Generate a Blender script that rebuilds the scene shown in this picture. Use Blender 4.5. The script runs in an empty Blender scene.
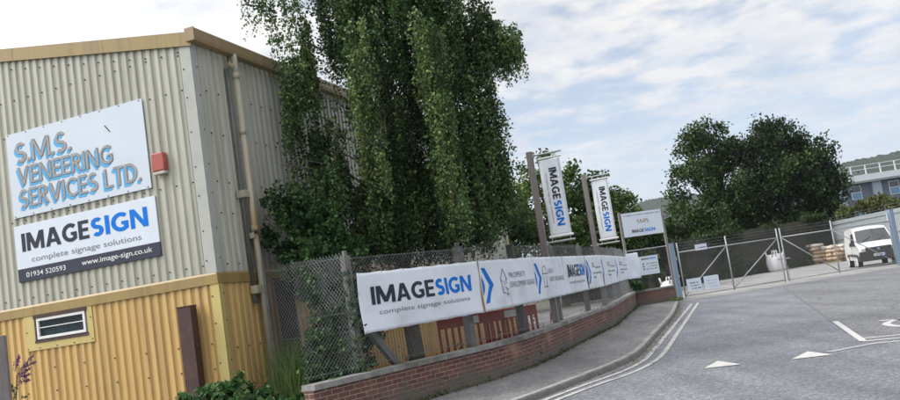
import bpy, math, random
import numpy as np
from mathutils import Vector, Matrix, Euler
S = bpy.context.scene
COL = S.collection
R = math.radians
rnd = random.Random(7)
NPR = np.random.default_rng(11)

# ------------------------------------------------------------------ camera
cam_d = bpy.data.cameras.new('camera')
cam = bpy.data.objects.new('camera', cam_d)
COL.objects.link(cam)
S.camera = cam
FPX, PITCH, ROLL, CY = 813.15, R(5.698), R(-8.590), 215.09
cp, sp = math.cos(PITCH), math.sin(PITCH)
fw, rt, up = Vector((0, cp, sp)), Vector((1, 0, 0)), Vector((0, -sp, cp))
cr, sr = math.cos(ROLL), math.sin(ROLL)
rt, up = rt*cr + up*sr, -rt*sr + up*cr
mw = Matrix((rt, up, -fw)).transposed().to_4x4()
mw.translation = (0, 0, 1.6)
cam.matrix_world = mw
cam_d.sensor_fit = 'HORIZONTAL'
cam_d.sensor_width = 36
cam_d.lens = FPX/900*36
cam_d.shift_y = (CY-200)/900
cam_d.clip_start = 0.1
cam_d.clip_end = 6000

# ------------------------------------------------------------------ sky, sun, exposure
SUN_AZ, SUN_EL = R(-96), R(44)
w = bpy.data.worlds.new('World')
S.world = w
w.use_nodes = True
nt = w.node_tree
nt.nodes.clear()
def N(tree, typ, **kw):
    n = tree.nodes.new(typ)
    for k, v in kw.items():
        setattr(n, k, v)
    return n
def L(tree, a, b):
    tree.links.new(a, b)
def math_node(tree, op, a, b=None, c=None, clamp=False):
    n = N(tree, 'ShaderNodeMath', operation=op, use_clamp=clamp)
    for i, v in enumerate((a, b, c)):
        if v is None: continue
        if isinstance(v, (int, float)): n.inputs[i].default_value = v
        else: L(tree, v, n.inputs[i])
    return n.outputs[0]
def ramp(tree, fac, stops, interp='LINEAR'):
    n = N(tree, 'ShaderNodeValToRGB')
    n.color_ramp.interpolation = interp
    els = n.color_ramp.elements
    while len(els) < len(stops): els.new(0.5)
    for e, (p, c) in zip(els, stops):
        e.position = p
        e.color = (c, c, c, 1) if isinstance(c, (int, float)) else (*c, 1)
    L(tree, fac, n.inputs[0])
    return n.outputs[0]
def mixc(tree, fac, a, b, blend='MIX'):
    n = N(tree, 'ShaderNodeMix', data_type='RGBA', blend_type=blend)
    for i, v in ((0, fac), (6, a), (7, b)):
        if isinstance(v, (int, float)): n.inputs[i].default_value = v
        elif isinstance(v, tuple): n.inputs[i].default_value = (*v, 1)
        else: L(tree, v, n.inputs[i])
    return n.outputs[2]
tc = N(nt, 'ShaderNodeTexCoord')
sky = N(nt, 'ShaderNodeTexSky', sky_type='NISHITA', sun_disc=False)
sky.sun_elevation = SUN_EL
sky.sun_rotation = SUN_AZ
sky.air_density = 1.0
sky.dust_density = 0.6
sky.ozone_density = 2.0
sep = N(nt, 'ShaderNodeSeparateXYZ')
L(nt, tc.outputs['Generated'], sep.inputs[0])
zz = math_node(nt, 'ADD', math_node(nt, 'MAXIMUM', sep.outputs[2], 0.0), 0.16)
cx = math_node(nt, 'DIVIDE', sep.outputs[0], zz)
cyy = math_node(nt, 'DIVIDE', sep.outputs[1], zz)
cmb = N(nt, 'ShaderNodeCombineXYZ')
L(nt, cx, cmb.inputs[0]); L(nt, cyy, cmb.inputs[1])
mp = N(nt, 'ShaderNodeMapping')
mp.inputs['Rotation'].default_value = (0, 0, R(50))
mp.inputs['Scale'].default_value = (1.0, 1.15, 1)
mp.inputs['Location'].default_value = (3.1, 1.7, 0)
L(nt, cmb.outputs[0], mp.inputs[0])
n1 = N(nt, 'ShaderNodeTexNoise'); n1.inputs['Scale'].default_value = 1.5; n1.inputs['Detail'].default_value = 10
n1.inputs['Roughness'].default_value = 0.6; n1.inputs['Distortion'].default_value = 0.15
L(nt, mp.outputs[0], n1.inputs[0])
n2 = N(nt, 'ShaderNodeTexNoise'); n2.inputs['Scale'].default_value = 6.5; n2.inputs['Detail'].default_value = 7
n2.inputs['Distortion'].default_value = 0.25
L(nt, mp.outputs[0], n2.inputs[0])
cl = math_node(nt, 'ADD', math_node(nt, 'MULTIPLY', n1.outputs[0], 0.62), math_node(nt, 'MULTIPLY', n2.outputs[0], 0.38))
# more cloud towards the sun's side
sund = Vector((math.sin(SUN_AZ)*math.cos(SUN_EL), math.cos(SUN_AZ)*math.cos(SUN_EL), math.sin(SUN_EL)))
dv = N(nt, 'ShaderNodeVectorMath', operation='DOT_PRODUCT')
L(nt, tc.outputs['Generated'], dv.inputs[0]); dv.inputs[1].default_value = sund
sdot = math_node(nt, 'MAXIMUM', dv.outputs['Value'], 0.0)
cl = math_node(nt, 'ADD', cl, math_node(nt, 'MULTIPLY', sdot, 0.22))
cl = math_node(nt, 'ADD', cl, math_node(nt, 'MULTIPLY', sep.outputs[2], 0.10))
cover = ramp(nt, cl, [(0.43, 0.30), (0.58, 1.0)], 'EASE')
glow = math_node(nt, 'POWER', sdot, 3.0)
cloud_b = math_node(nt, 'ADD', 0.86, math_node(nt, 'MULTIPLY', glow, 3.0))
n3 = N(nt, 'ShaderNodeTexNoise'); n3.inputs['Scale'].default_value = 3.2; n3.inputs['Detail'].default_value = 8; n3.inputs['Roughness'].default_value = 0.58
mp3 = N(nt, 'ShaderNodeMapping'); mp3.inputs['Location'].default_value = (7.3, 2.9, 1.0); mp3.inputs['Rotation'].default_value = (0, 0, R(-20)); L(nt, cmb.outputs[0], mp3.inputs[0]); L(nt, mp3.outputs[0], n3.inputs[0])
cloud_v = ramp(nt, n3.outputs[0], [(0.36, (0.80, 0.83, 0.90)), (0.6, (1.03, 1.01, 0.995))])
vm = N(nt, 'ShaderNodeVectorMath', operation='SCALE'); L(nt, cloud_v, vm.inputs[0]); L(nt, cloud_b, vm.inputs['Scale'])
sv = N(nt, 'ShaderNodeVectorMath', operation='SCALE'); L(nt, sky.outputs[0], sv.inputs[0]); sv.inputs['Scale'].default_value = 0.145
skyc = mixc(nt, cover, sv.outputs[0], vm.outputs[0])
# pale blue veil low over the horizon
skyc = mixc(nt, ramp(nt, sep.outputs[2], [(0.03, 0.75), (0.30, 0.0)]), skyc, (0.66, 0.74, 0.86))
bg = N(nt, 'ShaderNodeBackground'); bg.inputs['Strength'].default_value = 1.0
L(nt, skyc, bg.inputs[0])
wo = N(nt, 'ShaderNodeOutputWorld'); L(nt, bg.outputs[0], wo.inputs[0])

sl = bpy.data.lights.new('sun', 'SUN')
sl.energy = 1.5
sl.angle = R(11)
sl.color = (1.0, 0.95, 0.87)
so = bpy.data.objects.new('sun', sl); COL.objects.link(so)
so.rotation_euler = sund.to_track_quat('Z', 'Y').to_euler()
so.location = (-20, 0, 30)

S.view_settings.view_transform = 'Standard'
S.view_settings.look = 'None'
S.view_settings.exposure = 0.12
S.view_settings.gamma = 1.0
S.view_settings.use_curve_mapping = False
S.render.engine = 'CYCLES'
S.cycles.max_bounces = 8
S.cycles.transparent_max_bounces = 16

# ------------------------------------------------------------------ materials
MATS = {}
def pmat(name, c1, c2=None, scale=4.0, rough=0.7, bump=0.0, bscale=None, metal=0.0, stretch=(1, 1, 1),
         c3=None, s3=0.7, lo=0.35, hi=0.68, f3=(0.5, 0.75), spec=0.5):
    if name in MATS: return MATS[name]
    m = bpy.data.materials.new(name); m.use_nodes = True
    t = m.node_tree; b = t.nodes['Principled BSDF']
    b.inputs['Roughness'].default_value = rough
    b.inputs['Metallic'].default_value = metal
    b.inputs['Specular IOR Level'].default_value = spec
    co = N(t, 'ShaderNodeTexCoord'); mpn = N(t, 'ShaderNodeMapping'); mpn.inputs['Scale'].default_value = stretch
    L(t, co.outputs['Object'], mpn.inputs[0])
    c2 = c2 or tuple(x*0.88 for x in c1)
    nz = N(t, 'ShaderNodeTexNoise'); nz.inputs['Scale'].default_value = scale; nz.inputs['Detail'].default_value = 8; nz.inputs['Roughness'].default_value = 0.62
    L(t, mpn.outputs[0], nz.inputs[0])
    col = mixc(t, ramp(t, nz.outputs[0], [(lo, 0.0), (hi, 1.0)]), c1, c2)
    if c3:
        n3 = N(t, 'ShaderNodeTexNoise'); n3.inputs['Scale'].default_value = s3; n3.inputs['Detail'].default_value = 5
        L(t, mpn.outputs[0], n3.inputs[0])
        col = mixc(t, ramp(t, n3.outputs[0], [(f3[0], 0.0), (f3[1], 1.0)]), col, c3)
    L(t, col, b.inputs['Base Color'])
    if bump:
        nb = N(t, 'ShaderNodeTexNoise'); nb.inputs['Scale'].default_value = bscale or scale*4; nb.inputs['Detail'].default_value = 6
        L(t, mpn.outputs[0], nb.inputs[0])
        bn = N(t, 'ShaderNodeBump'); bn.inputs['Strength'].default_value = bump; bn.inputs['Distance'].default_value = 0.02
        L(t, nb.outputs[0], bn.inputs['Height']); L(t, bn.outputs[0], b.inputs['Normal'])
    MATS[name] = m
    return m

def leaf_mat(name, dark, light, trans=0.25, yellow=None):
    m = bpy.data.materials.new(name); m.use_nodes = True
    t = m.node_tree; b = t.nodes['Principled BSDF']; out = t.nodes['Material Output']
    at = N(t, 'ShaderNodeAttribute', attribute_name='tint')
    stops = [(0.0, dark), (0.8, light)]
    if yellow: stops.append((1.0, yellow))
    col = ramp(t, at.outputs['Fac'], stops)
    L(t, col, b.inputs['Base Color'])
    b.inputs['Roughness'].default_value = 0.45
    b.inputs['Specular IOR Level'].default_value = 0.2
    tr = N(t, 'ShaderNodeBsdfTranslucent')
    L(t, mixc(t, 0.5, col, light), tr.inputs[0])
    mx = N(t, 'ShaderNodeMixShader'); mx.inputs[0].default_value = trans
    L(t, b.outputs[0], mx.inputs[1]); L(t, tr.outputs[0], mx.inputs[2]); L(t, mx.outputs[0], out.inputs[0])
    return m

def asphalt(name, base, dark, spk=0.5, patch=None, tint2=None, bump=0.5):
    m = bpy.data.materials.new(name); m.use_nodes = True
    t = m.node_tree; b = t.nodes['Principled BSDF']
    co = N(t, 'ShaderNodeTexCoord')
    def noise(s, d=6, r=0.6):
        n = N(t, 'ShaderNodeTexNoise'); n.inputs['Scale'].default_value = s; n.inputs['Detail'].default_value = d; n.inputs['Roughness'].default_value = r
        L(t, co.outputs['Object'], n.inputs[0]); return n.outputs[0]
    big = ramp(t, noise(0.35, 5), [(0.36, 0.0), (0.66, 1.0)])
    col = mixc(t, big, base, dark)
    if tint2:
        col = mixc(t, ramp(t, noise(0.9, 6, 0.7), [(0.5, 0.0), (0.72, 0.8)]), col, tint2)
    mt_ = N(t, 'ShaderNodeMapping'); mt_.inputs['Rotation'].default_value = (0, 0, R(21)); mt_.inputs['Scale'].default_value = (1.1, 0.07, 1)
    L(t, co.outputs['Object'], mt_.inputs[0])
    nt_ = N(t, 'ShaderNodeTexNoise'); nt_.inputs['Scale'].default_value = 1.3; nt_.inputs['Detail'].default_value = 3; L(t, mt_.outputs[0], nt_.inputs[0])
    col = mixc(t, 1.0, col, ramp(t, nt_.outputs[0], [(0.35, 0.80), (0.55, 1.0), (0.7, 1.13)]), 'MULTIPLY')
    col = mixc(t, ramp(t, noise(1.7, 3, 0.5), [(0.66, 0.0), (0.74, 0.35)]), col, (0.07, 0.07, 0.072))
    fine = noise(38, 4, 0.75)
    col = mixc(t, 1.0, col, ramp(t, fine, [(0.3, 1-spk), (0.5, 1.0), (0.68, 1+spk)]), 'MULTIPLY')
    vo = N(t, 'ShaderNodeTexVoronoi'); vo.inputs['Scale'].default_value = 30
    L(t, co.outputs['Object'], vo.inputs[0])
    sp_ = N(t, 'ShaderNodeSeparateColor'); L(t, vo.outputs['Color'], sp_.inputs[0])
    col = mixc(t, 1.0, col, ramp(t, sp_.outputs[0], [(0.0, 0.66), (0.55, 1.0), (0.9, 1.28), (1.0, 1.6)]), 'MULTIPLY')
    if patch:   # fine wandering cracks
        vc = N(t, 'ShaderNodeTexVoronoi', feature='DISTANCE_TO_EDGE'); vc.inputs['Scale'].default_value = patch
        dn = N(t, 'ShaderNodeTexNoise'); dn.inputs['Scale'].default_value = 2.2; dn.inputs['Detail'].default_value = 5
        L(t, co.outputs['Object'], dn.inputs[0])
        dm = mixc(t, 0.25, co.outputs['Object'], dn.outputs['Color'])
        L(t, dm, vc.inputs[0])
        crack = ramp(t, vc.outputs['Distance'], [(0.0, 0.45), (0.012, 1.0)])
        col = mixc(t, ramp(t, noise(0.5, 3), [(0.5, 0.0), (0.6, 1.0)]), col, mixc(t, 1.0, col, crack, 'MULTIPLY'))
    L(t, col, b.inputs['Base Color'])
    b.inputs['Roughness'].default_value = 0.85
    bn = N(t, 'ShaderNodeBump'); bn.inputs['Strength'].default_value = bump; bn.inputs['Distance'].default_value = 0.01
    L(t, fine, bn.inputs['Height']); L(t, bn.outputs[0], b.inputs['Normal'])
    return m

def cladding_mat(name, c1, c2, stain):
    m = bpy.data.materials.new(name); m.use_nodes = True
    t = m.node_tree; b = t.nodes['Principled BSDF']
    co = N(t, 'ShaderNodeTexCoord')
    def noise(s, st, d=5):
        mpn = N(t, 'ShaderNodeMapping'); mpn.inputs['Scale'].default_value = st; L(t, co.outputs['Object'], mpn.inputs[0])
        n = N(t, 'ShaderNodeTexNoise'); n.inputs['Scale'].default_value = s; n.inputs['Detail'].default_value = d
        L(t, mpn.outputs[0], n.inputs[0]); return n.outputs[0]
    col = mixc(t, ramp(t, noise(1.1, (1, 1, 0.6)), [(0.35, 0.0), (0.7, 1.0)]), c1, c2)
    col = mixc(t, ramp(t, noise(2.5, (3, 3, 0.12), 7), [(0.48, 0.0), (0.75, 0.7)]), col, stain)
    col = mixc(t, ramp(t, noise(30, (1, 1, 0.4), 4), [(0.6, 0.0), (0.75, 0.3)]), col, stain)
    sx = N(t, 'ShaderNodeSeparateXYZ'); L(t, co.outputs['Object'], sx.inputs[0])
    wn = N(t, 'ShaderNodeTexWhiteNoise', noise_dimensions='1D')
    L(t, math_node(t, 'FLOOR', math_node(t, 'DIVIDE', math_node(t, 'ADD', sx.outputs[0], sx.outputs[1]), 1.02)), wn.inputs['W'])
    col = mixc(t, 1.0, col, ramp(t, wn.outputs[0], [(0.0, 0.92), (1.0, 1.05)]), 'MULTIPLY')
    col = mixc(t, ramp(t, math_node(t, 'ADD', math_node(t, 'MULTIPLY', sx.outputs[2], -1.0), math_node(t, 'MULTIPLY', noise(4, (1, 1, 1)), 1.2)), [(0.0, 0.0), (0.5, 0.5)]), col, stain)
    L(t, col, b.inputs['Base Color'])
    b.inputs['Roughness'].default_value = 0.45
    return m

def brick_mat(name, c1, c2, mortar, dirt=(0.12, 0.11, 0.09)):
    m = bpy.data.materials.new(name); m.use_nodes = True
    t = m.node_tree; b = t.nodes['Principled BSDF']
    uv = N(t, 'ShaderNodeUVMap'); co = N(t, 'ShaderNodeTexCoord')
    br = N(t, 'ShaderNodeTexBrick')
    br.inputs['Scale'].default_value = 1.0
    br.inputs['Brick Width'].default_value = 0.225; br.inputs['Row Height'].default_value = 0.075
    br.inputs['Mortar Size'].default_value = 0.0065; br.inputs['Mortar Smooth'].default_value = 0.25
    br.inputs['Bias'].default_value = -0.1
    br.inputs['Color1'].default_value = (*c1, 1); br.inputs['Color2'].default_value = (*c2, 1); br.inputs['Mortar'].default_value = (*mortar, 1)
    L(t, uv.outputs[0], br.inputs['Vector'])
    def noise(s, d=6):
        n = N(t, 'ShaderNodeTexNoise'); n.inputs['Scale'].default_value = s; n.inputs['Detail'].default_value = d
        L(t, co.outputs['Object'], n.inputs[0]); return n.outputs[0]
    col = mixc(t, ramp(t, noise(14), [(0.35, 0.0), (0.7, 0.5)]), br.outputs[0], (0.11, 0.055, 0.05))
    sepu = N(t, 'ShaderNodeSeparateXYZ'); L(t, uv.outputs[0], sepu.inputs[0])
    # spalled, pale orange faces in patches and grime that has crept up from the pavement
    col = mixc(t, ramp(t, noise(1.3, 4), [(0.56, 0.0), (0.68, 0.75)]), col, (0.36, 0.20, 0.14))
    gr = math_node(t, 'ADD', math_node(t, 'MULTIPLY', sepu.outputs[1], -2.2), math_node(t, 'MULTIPLY', noise(2.5), 1.6))
    col = mixc(t, ramp(t, gr, [(-0.35, 0.0), (0.5, 0.85)]), col, dirt)
    L(t, col, b.inputs['Base Color']); b.inputs['Roughness'].default_value = 0.9
    bn = N(t, 'ShaderNodeBump'); bn.inputs['Strength'].default_value = 0.6; bn.inputs['Distance'].default_value = 0.008
    L(t, math_node(t, 'SUBTRACT', noise(40), math_node(t, 'MULTIPLY', br.outputs['Fac'], 1.2)), bn.inputs['Height'])
    L(t, bn.outputs[0], b.inputs['Normal'])
    return m

M_sage = cladding_mat('sage cladding', (0.515, 0.51, 0.435), (0.45, 0.445, 0.375), (0.30, 0.28, 0.21))
M_tan = cladding_mat('tan cladding', (0.66, 0.445, 0.165), (0.60, 0.40, 0.145), (0.36, 0.23, 0.11))
M_flash = cladding_mat('ochre flashing', (0.36, 0.25, 0.085), (0.31, 0.22, 0.08), (0.20, 0.15, 0.07))
M_gutter = cladding_mat('brown gutter', (0.33, 0.235, 0.12), (0.29, 0.21, 0.11), (0.2, 0.15, 0.1))
M_yellow = cladding_mat('yellow trim', (0.58, 0.47, 0.17), (0.53, 0.43, 0.16), (0.42, 0.34, 0.15))
M_screw = pmat('screw heads', (0.06, 0.06, 0.06))
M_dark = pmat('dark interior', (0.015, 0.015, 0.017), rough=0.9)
M_roof = pmat('roof sheet', (0.28, 0.28, 0.27), (0.2, 0.2, 0.19))
M_white = pmat('white paint', (0.78, 0.78, 0.77), (0.72, 0.72, 0.71), scale=6, rough=0.4)
M_panel = pmat('sign panel white', (0.66, 0.72, 0.80), (0.62, 0.68, 0.76), scale=2.0, rough=0.4)
M_oldpanel = pmat('weathered sign panel', (0.60, 0.67, 0.74), (0.56, 0.63, 0.71), scale=1.2, rough=0.45)
M_ink = pmat('charcoal vinyl', (0.04, 0.045, 0.06), rough=0.6, spec=0.2)
M_slate = pmat('slate vinyl', (0.045, 0.05, 0.075), rough=0.55, spec=.25)
M_blue = pmat('blue vinyl', (0.006, 0.185, 0.68), (0.006, 0.175, 0.64), rough=0.6, spec=0.15)
M_skyblue = pmat('sky blue lettering', (0.07, 0.40, 0.74), rough=0.5)
M_letgrey = pmat('grey brown lettering', (0.36, 0.345, 0.33), (0.29, 0.275, 0.26), scale=10, rough=0.6)
M_letdark = pmat('dark letter outline', (0.17, 0.16, 0.155), rough=0.6)
M_greytext = pmat('grey vinyl text', (0.20, 0.215, 0.235), rough=0.5)
M_whitetext = pmat('white vinyl text', (0.8, 0.8, 0.8), rough=0.5)
M_gold = pmat('gold lettering', (0.35, 0.27, 0.16), rough=0.5)
M_banner = pmat('banner pvc', (0.78, 0.82, 0.88), (0.74, 0.78, 0.85), scale=1.5, rough=0.6, bump=0.55, bscale=2.8, c3=(0.63, 0.65, 0.67), s3=1.8, f3=(0.52, 0.8))
M_red = pmat('faded red', (0.42, 0.09, 0.07), (0.36, 0.075, 0.06), scale=10, rough=0.5)
M_barrier = pmat('red barrier plastic', (0.43, 0.032, 0.022), (0.33, 0.028, 0.02), rough=0.45)
M_rust = pmat('brown steel', (0.065, 0.032, 0.028), (0.05, 0.026, 0.024), scale=7, rough=0.65, c3=(0.10, 0.05, 0.035), s3=5)
M_pipe = pmat('cream pipe rust streaked', (0.46, 0.43, 0.34), (0.40, 0.36, 0.27), scale=3, rough=0.55, stretch=(2, 2, 0.35), c3=(0.36, 0.21, 0.07), s3=2.0, f3=(0.52, 0.66))
M_conduit = pmat('grey conduit', (0.16, 0.16, 0.15), (0.11, 0.11, 0.105), rough=0.6)
M_conc = pmat('weathered concrete', (0.20, 0.197, 0.188), (0.12, 0.118, 0.112), scale=6, rough=0.9, bump=0.4, c3=(0.15, 0.15, 0.13), s3=4, f3=(0.52, 0.75))
M_coping = pmat('concrete coping', (0.29, 0.282, 0.272), (0.18, 0.175, 0.165), scale=7, rough=0.9, bump=0.5, c3=(0.11, 0.105, 0.09), s3=2.5, f3=(0.5, 0.72))
M_wood = pmat('grey weathered timber', (0.25, 0.225, 0.215), (0.17, 0.15, 0.145), scale=8, rough=0.85, stretch=(4, 4, 0.4))
M_darkwood = pmat('dark timber', (0.07, 0.065, 0.06), (0.045, 0.04, 0.038), scale=8, rough=0.85, stretch=(4, 4, 0.4))
M_galv = pmat('galvanised steel', (0.42, 0.44, 0.45), (0.34, 0.36, 0.37), scale=12, rough=0.45, metal=0.35)
M_wire = pmat('galvanised wire', (0.25, 0.255, 0.26), (0.13, 0.132, 0.13), scale=6, rough=0.5, metal=0.2)
M_bluepost = pmat('blue grey painted steel', (0.24, 0.32, 0.42), (0.19, 0.26, 0.35), scale=5, rough=0.5)
M_brick = brick_mat('red brick', (0.118, 0.047, 0.035), (0.195, 0.086, 0.062), (0.37, 0.31, 0.28))
M_kerb = pmat('kerb stone', (0.38, 0.375, 0.365), (0.28, 0.275, 0.27), scale=9, rough=0.9, bump=0.4, c3=(0.15, 0.15, 0.145), s3=2)
M_road = asphalt('road asphalt', (0.19, 0.20, 0.22), (0.14, 0.149, 0.167), 0.42, tint2=(0.215, 0.22, 0.228))
M_bay = asphalt('bay asphalt', (0.180, 0.185, 0.193), (0.14, 0.144, 0.152), 0.4, patch=0.45, tint2=(0.205, 0.207, 0.21))
M_pave = asphalt('pavement asphalt', (0.20, 0.195, 0.195), (0.14, 0.138, 0.14), 0.28, patch=0.5, tint2=(0.25, 0.245, 0.24))
M_yard = asphalt('yard concrete', (0.33, 0.325, 0.315), (0.27, 0.265, 0.26), 0.15, tint2=(0.23, 0.225, 0.22), bump=0.15)
M_line = pmat('worn road paint', (0.52, 0.51, 0.48), (0.40, 0.395, 0.38), scale=22, rough=0.8, c3=(0.22, 0.225, 0.235), s3=7, f3=(0.50, 0.66))
M_tri = pmat('white road paint', (0.58, 0.57, 0.55), (0.46, 0.455, 0.445), scale=25, rough=0.8, c3=(0.3, 0.3, 0.3), s3=9, f3=(0.6, 0.75))
M_faint = pmat('rubbed out road paint', (0.36, 0.36, 0.355), (0.24, 0.245, 0.25), scale=12, rough=0.85, lo=0.42, hi=0.6)
M_tar = pmat('tar seam', (0.15, 0.15, 0.153), rough=0.7)
M_soil = pmat('bare soil and grit', (0.17, 0.15, 0.125), (0.11, 0.10, 0.085), scale=3, rough=0.95, bump=0.5, c3=(0.09, 0.11, 0.05), s3=0.8)
M_ground = pmat('rough grass ground', (0.07, 0.085, 0.035), (0.10, 0.095, 0.055), scale=0.6, rough=0.95)
M_bark = pmat('grey bark', (0.14, 0.12, 0.10), (0.075, 0.065, 0.055), scale=9, rough=0.9, bump=0.6, stretch=(1.6, 1.6, 0.4))
M_glassdark = pmat('dark glass', (0.05, 0.06, 0.068), (0.02, 0.024, 0.028), scale=3, rough=0.04, spec=0.9)
M_blackplastic = pmat('black plastic', (0.022, 0.023, 0.025), (0.03, 0.03, 0.03), rough=0.5)
M_rubber = pmat('tyre rubber', (0.018, 0.018, 0.018), rough=0.8)
M_chrome = pmat('chrome', (0.6, 0.6, 0.62), rough=0.2, metal=0.9)
M_vanwhite = pmat('van white paint', (0.76, 0.76, 0.75), (0.72, 0.72, 0.71), scale=1.5, rough=0.25)
M_bag = pmat('white woven sack', (0.74, 0.73, 0.75), (0.66, 0.64, 0.67), scale=6, rough=0.75, bump=0.3)
M_paper = pmat('brown paper sack', (0.50, 0.37, 0.25), (0.40, 0.29, 0.19), scale=5, rough=0.8, bump=0.4)
M_wrap = pmat('clear shrink wrap over paper', (0.62, 0.55, 0.49), (0.50, 0.42, 0.35), scale=5, rough=0.3)
M_pallet = pmat('pallet wood', (0.33, 0.24, 0.14), (0.26, 0.19, 0.11), rough=0.85)
M_farwall = pmat('blue grey panels', (0.12, 0.14, 0.20), (0.105, 0.125, 0.185), scale=0.4, rough=0.6)
M_farpier = pmat('pale blue piers', (0.30, 0.36, 0.44), (0.27, 0.33, 0.41), scale=0.5, rough=0.6)
M_fascia = pmat('white fascia', (0.62, 0.66, 0.72), (0.58, 0.62, 0.68), rough=0.5)
M_sheetfence = pmat('pale sheet fencing', (0.35, 0.38, 0.39), (0.27, 0.30, 0.31), scale=2, rough=0.6)
M_net = pmat('dark debris netting', (0.040, 0.044, 0.036), (0.085, 0.082, 0.064), scale=1.6, rough=0.95, c3=(0.028, 0.036, 0.018), s3=0.8, spec=.1)
M_darkwire = pmat('dark wire', (0.10, 0.10, 0.095), (0.05, 0.05, 0.047), rough=0.7)
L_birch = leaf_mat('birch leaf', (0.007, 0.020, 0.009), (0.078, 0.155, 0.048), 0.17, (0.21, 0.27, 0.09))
L_climb = leaf_mat('climber leaf', (0.010, 0.030, 0.013), (0.068, 0.145, 0.045), 0.15, (0.15, 0.21, 0.07))
L_bramble = leaf_mat('bramble leaf', (0.025, 0.075, 0.025), (0.075, 0.17, 0.05), 0.2, (0.16, 0.17, 0.07))
L_oak = leaf_mat('broad leaf', (0.007, 0.017, 0.006), (0.062, 0.108, 0.027), 0.16, (0.14, 0.21, 0.045))
L_olive = leaf_mat('olive leaf', (0.05, 0.065, 0.02), (0.13, 0.15, 0.05), 0.2)
L_weed = leaf_mat('weed leaf', (0.045, 0.065, 0.03), (0.12, 0.14, 0.07), 0.2)
L_straw = leaf_mat('tall grass blade', (0.05, 0.10, 0.025), (0.14, 0.19, 0.06), 0.3)
L_flower = leaf_mat('purple floret', (0.10, 0.03, 0.14), (0.20, 0.08, 0.26), 0.2)

# ------------------------------------------------------------------ object helpers
def prop(o, label=None, cat=None, group=None, kind=None):
    if label: o['label'] = label
    if cat: o['category'] = cat
    if group: o['group'] = group
    if kind: o['kind'] = kind
    return o
def thing(name, label, cat, loc=(0, 0, 0), rz=0.0, group=None):
    o = bpy.data.objects.new(name, None); COL.objects.link(o)
    o.empty_display_size = 0.2
    o.location = loc; o.rotation_euler = (0, 0, rz)
    return prop(o, label, cat, group)

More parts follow.
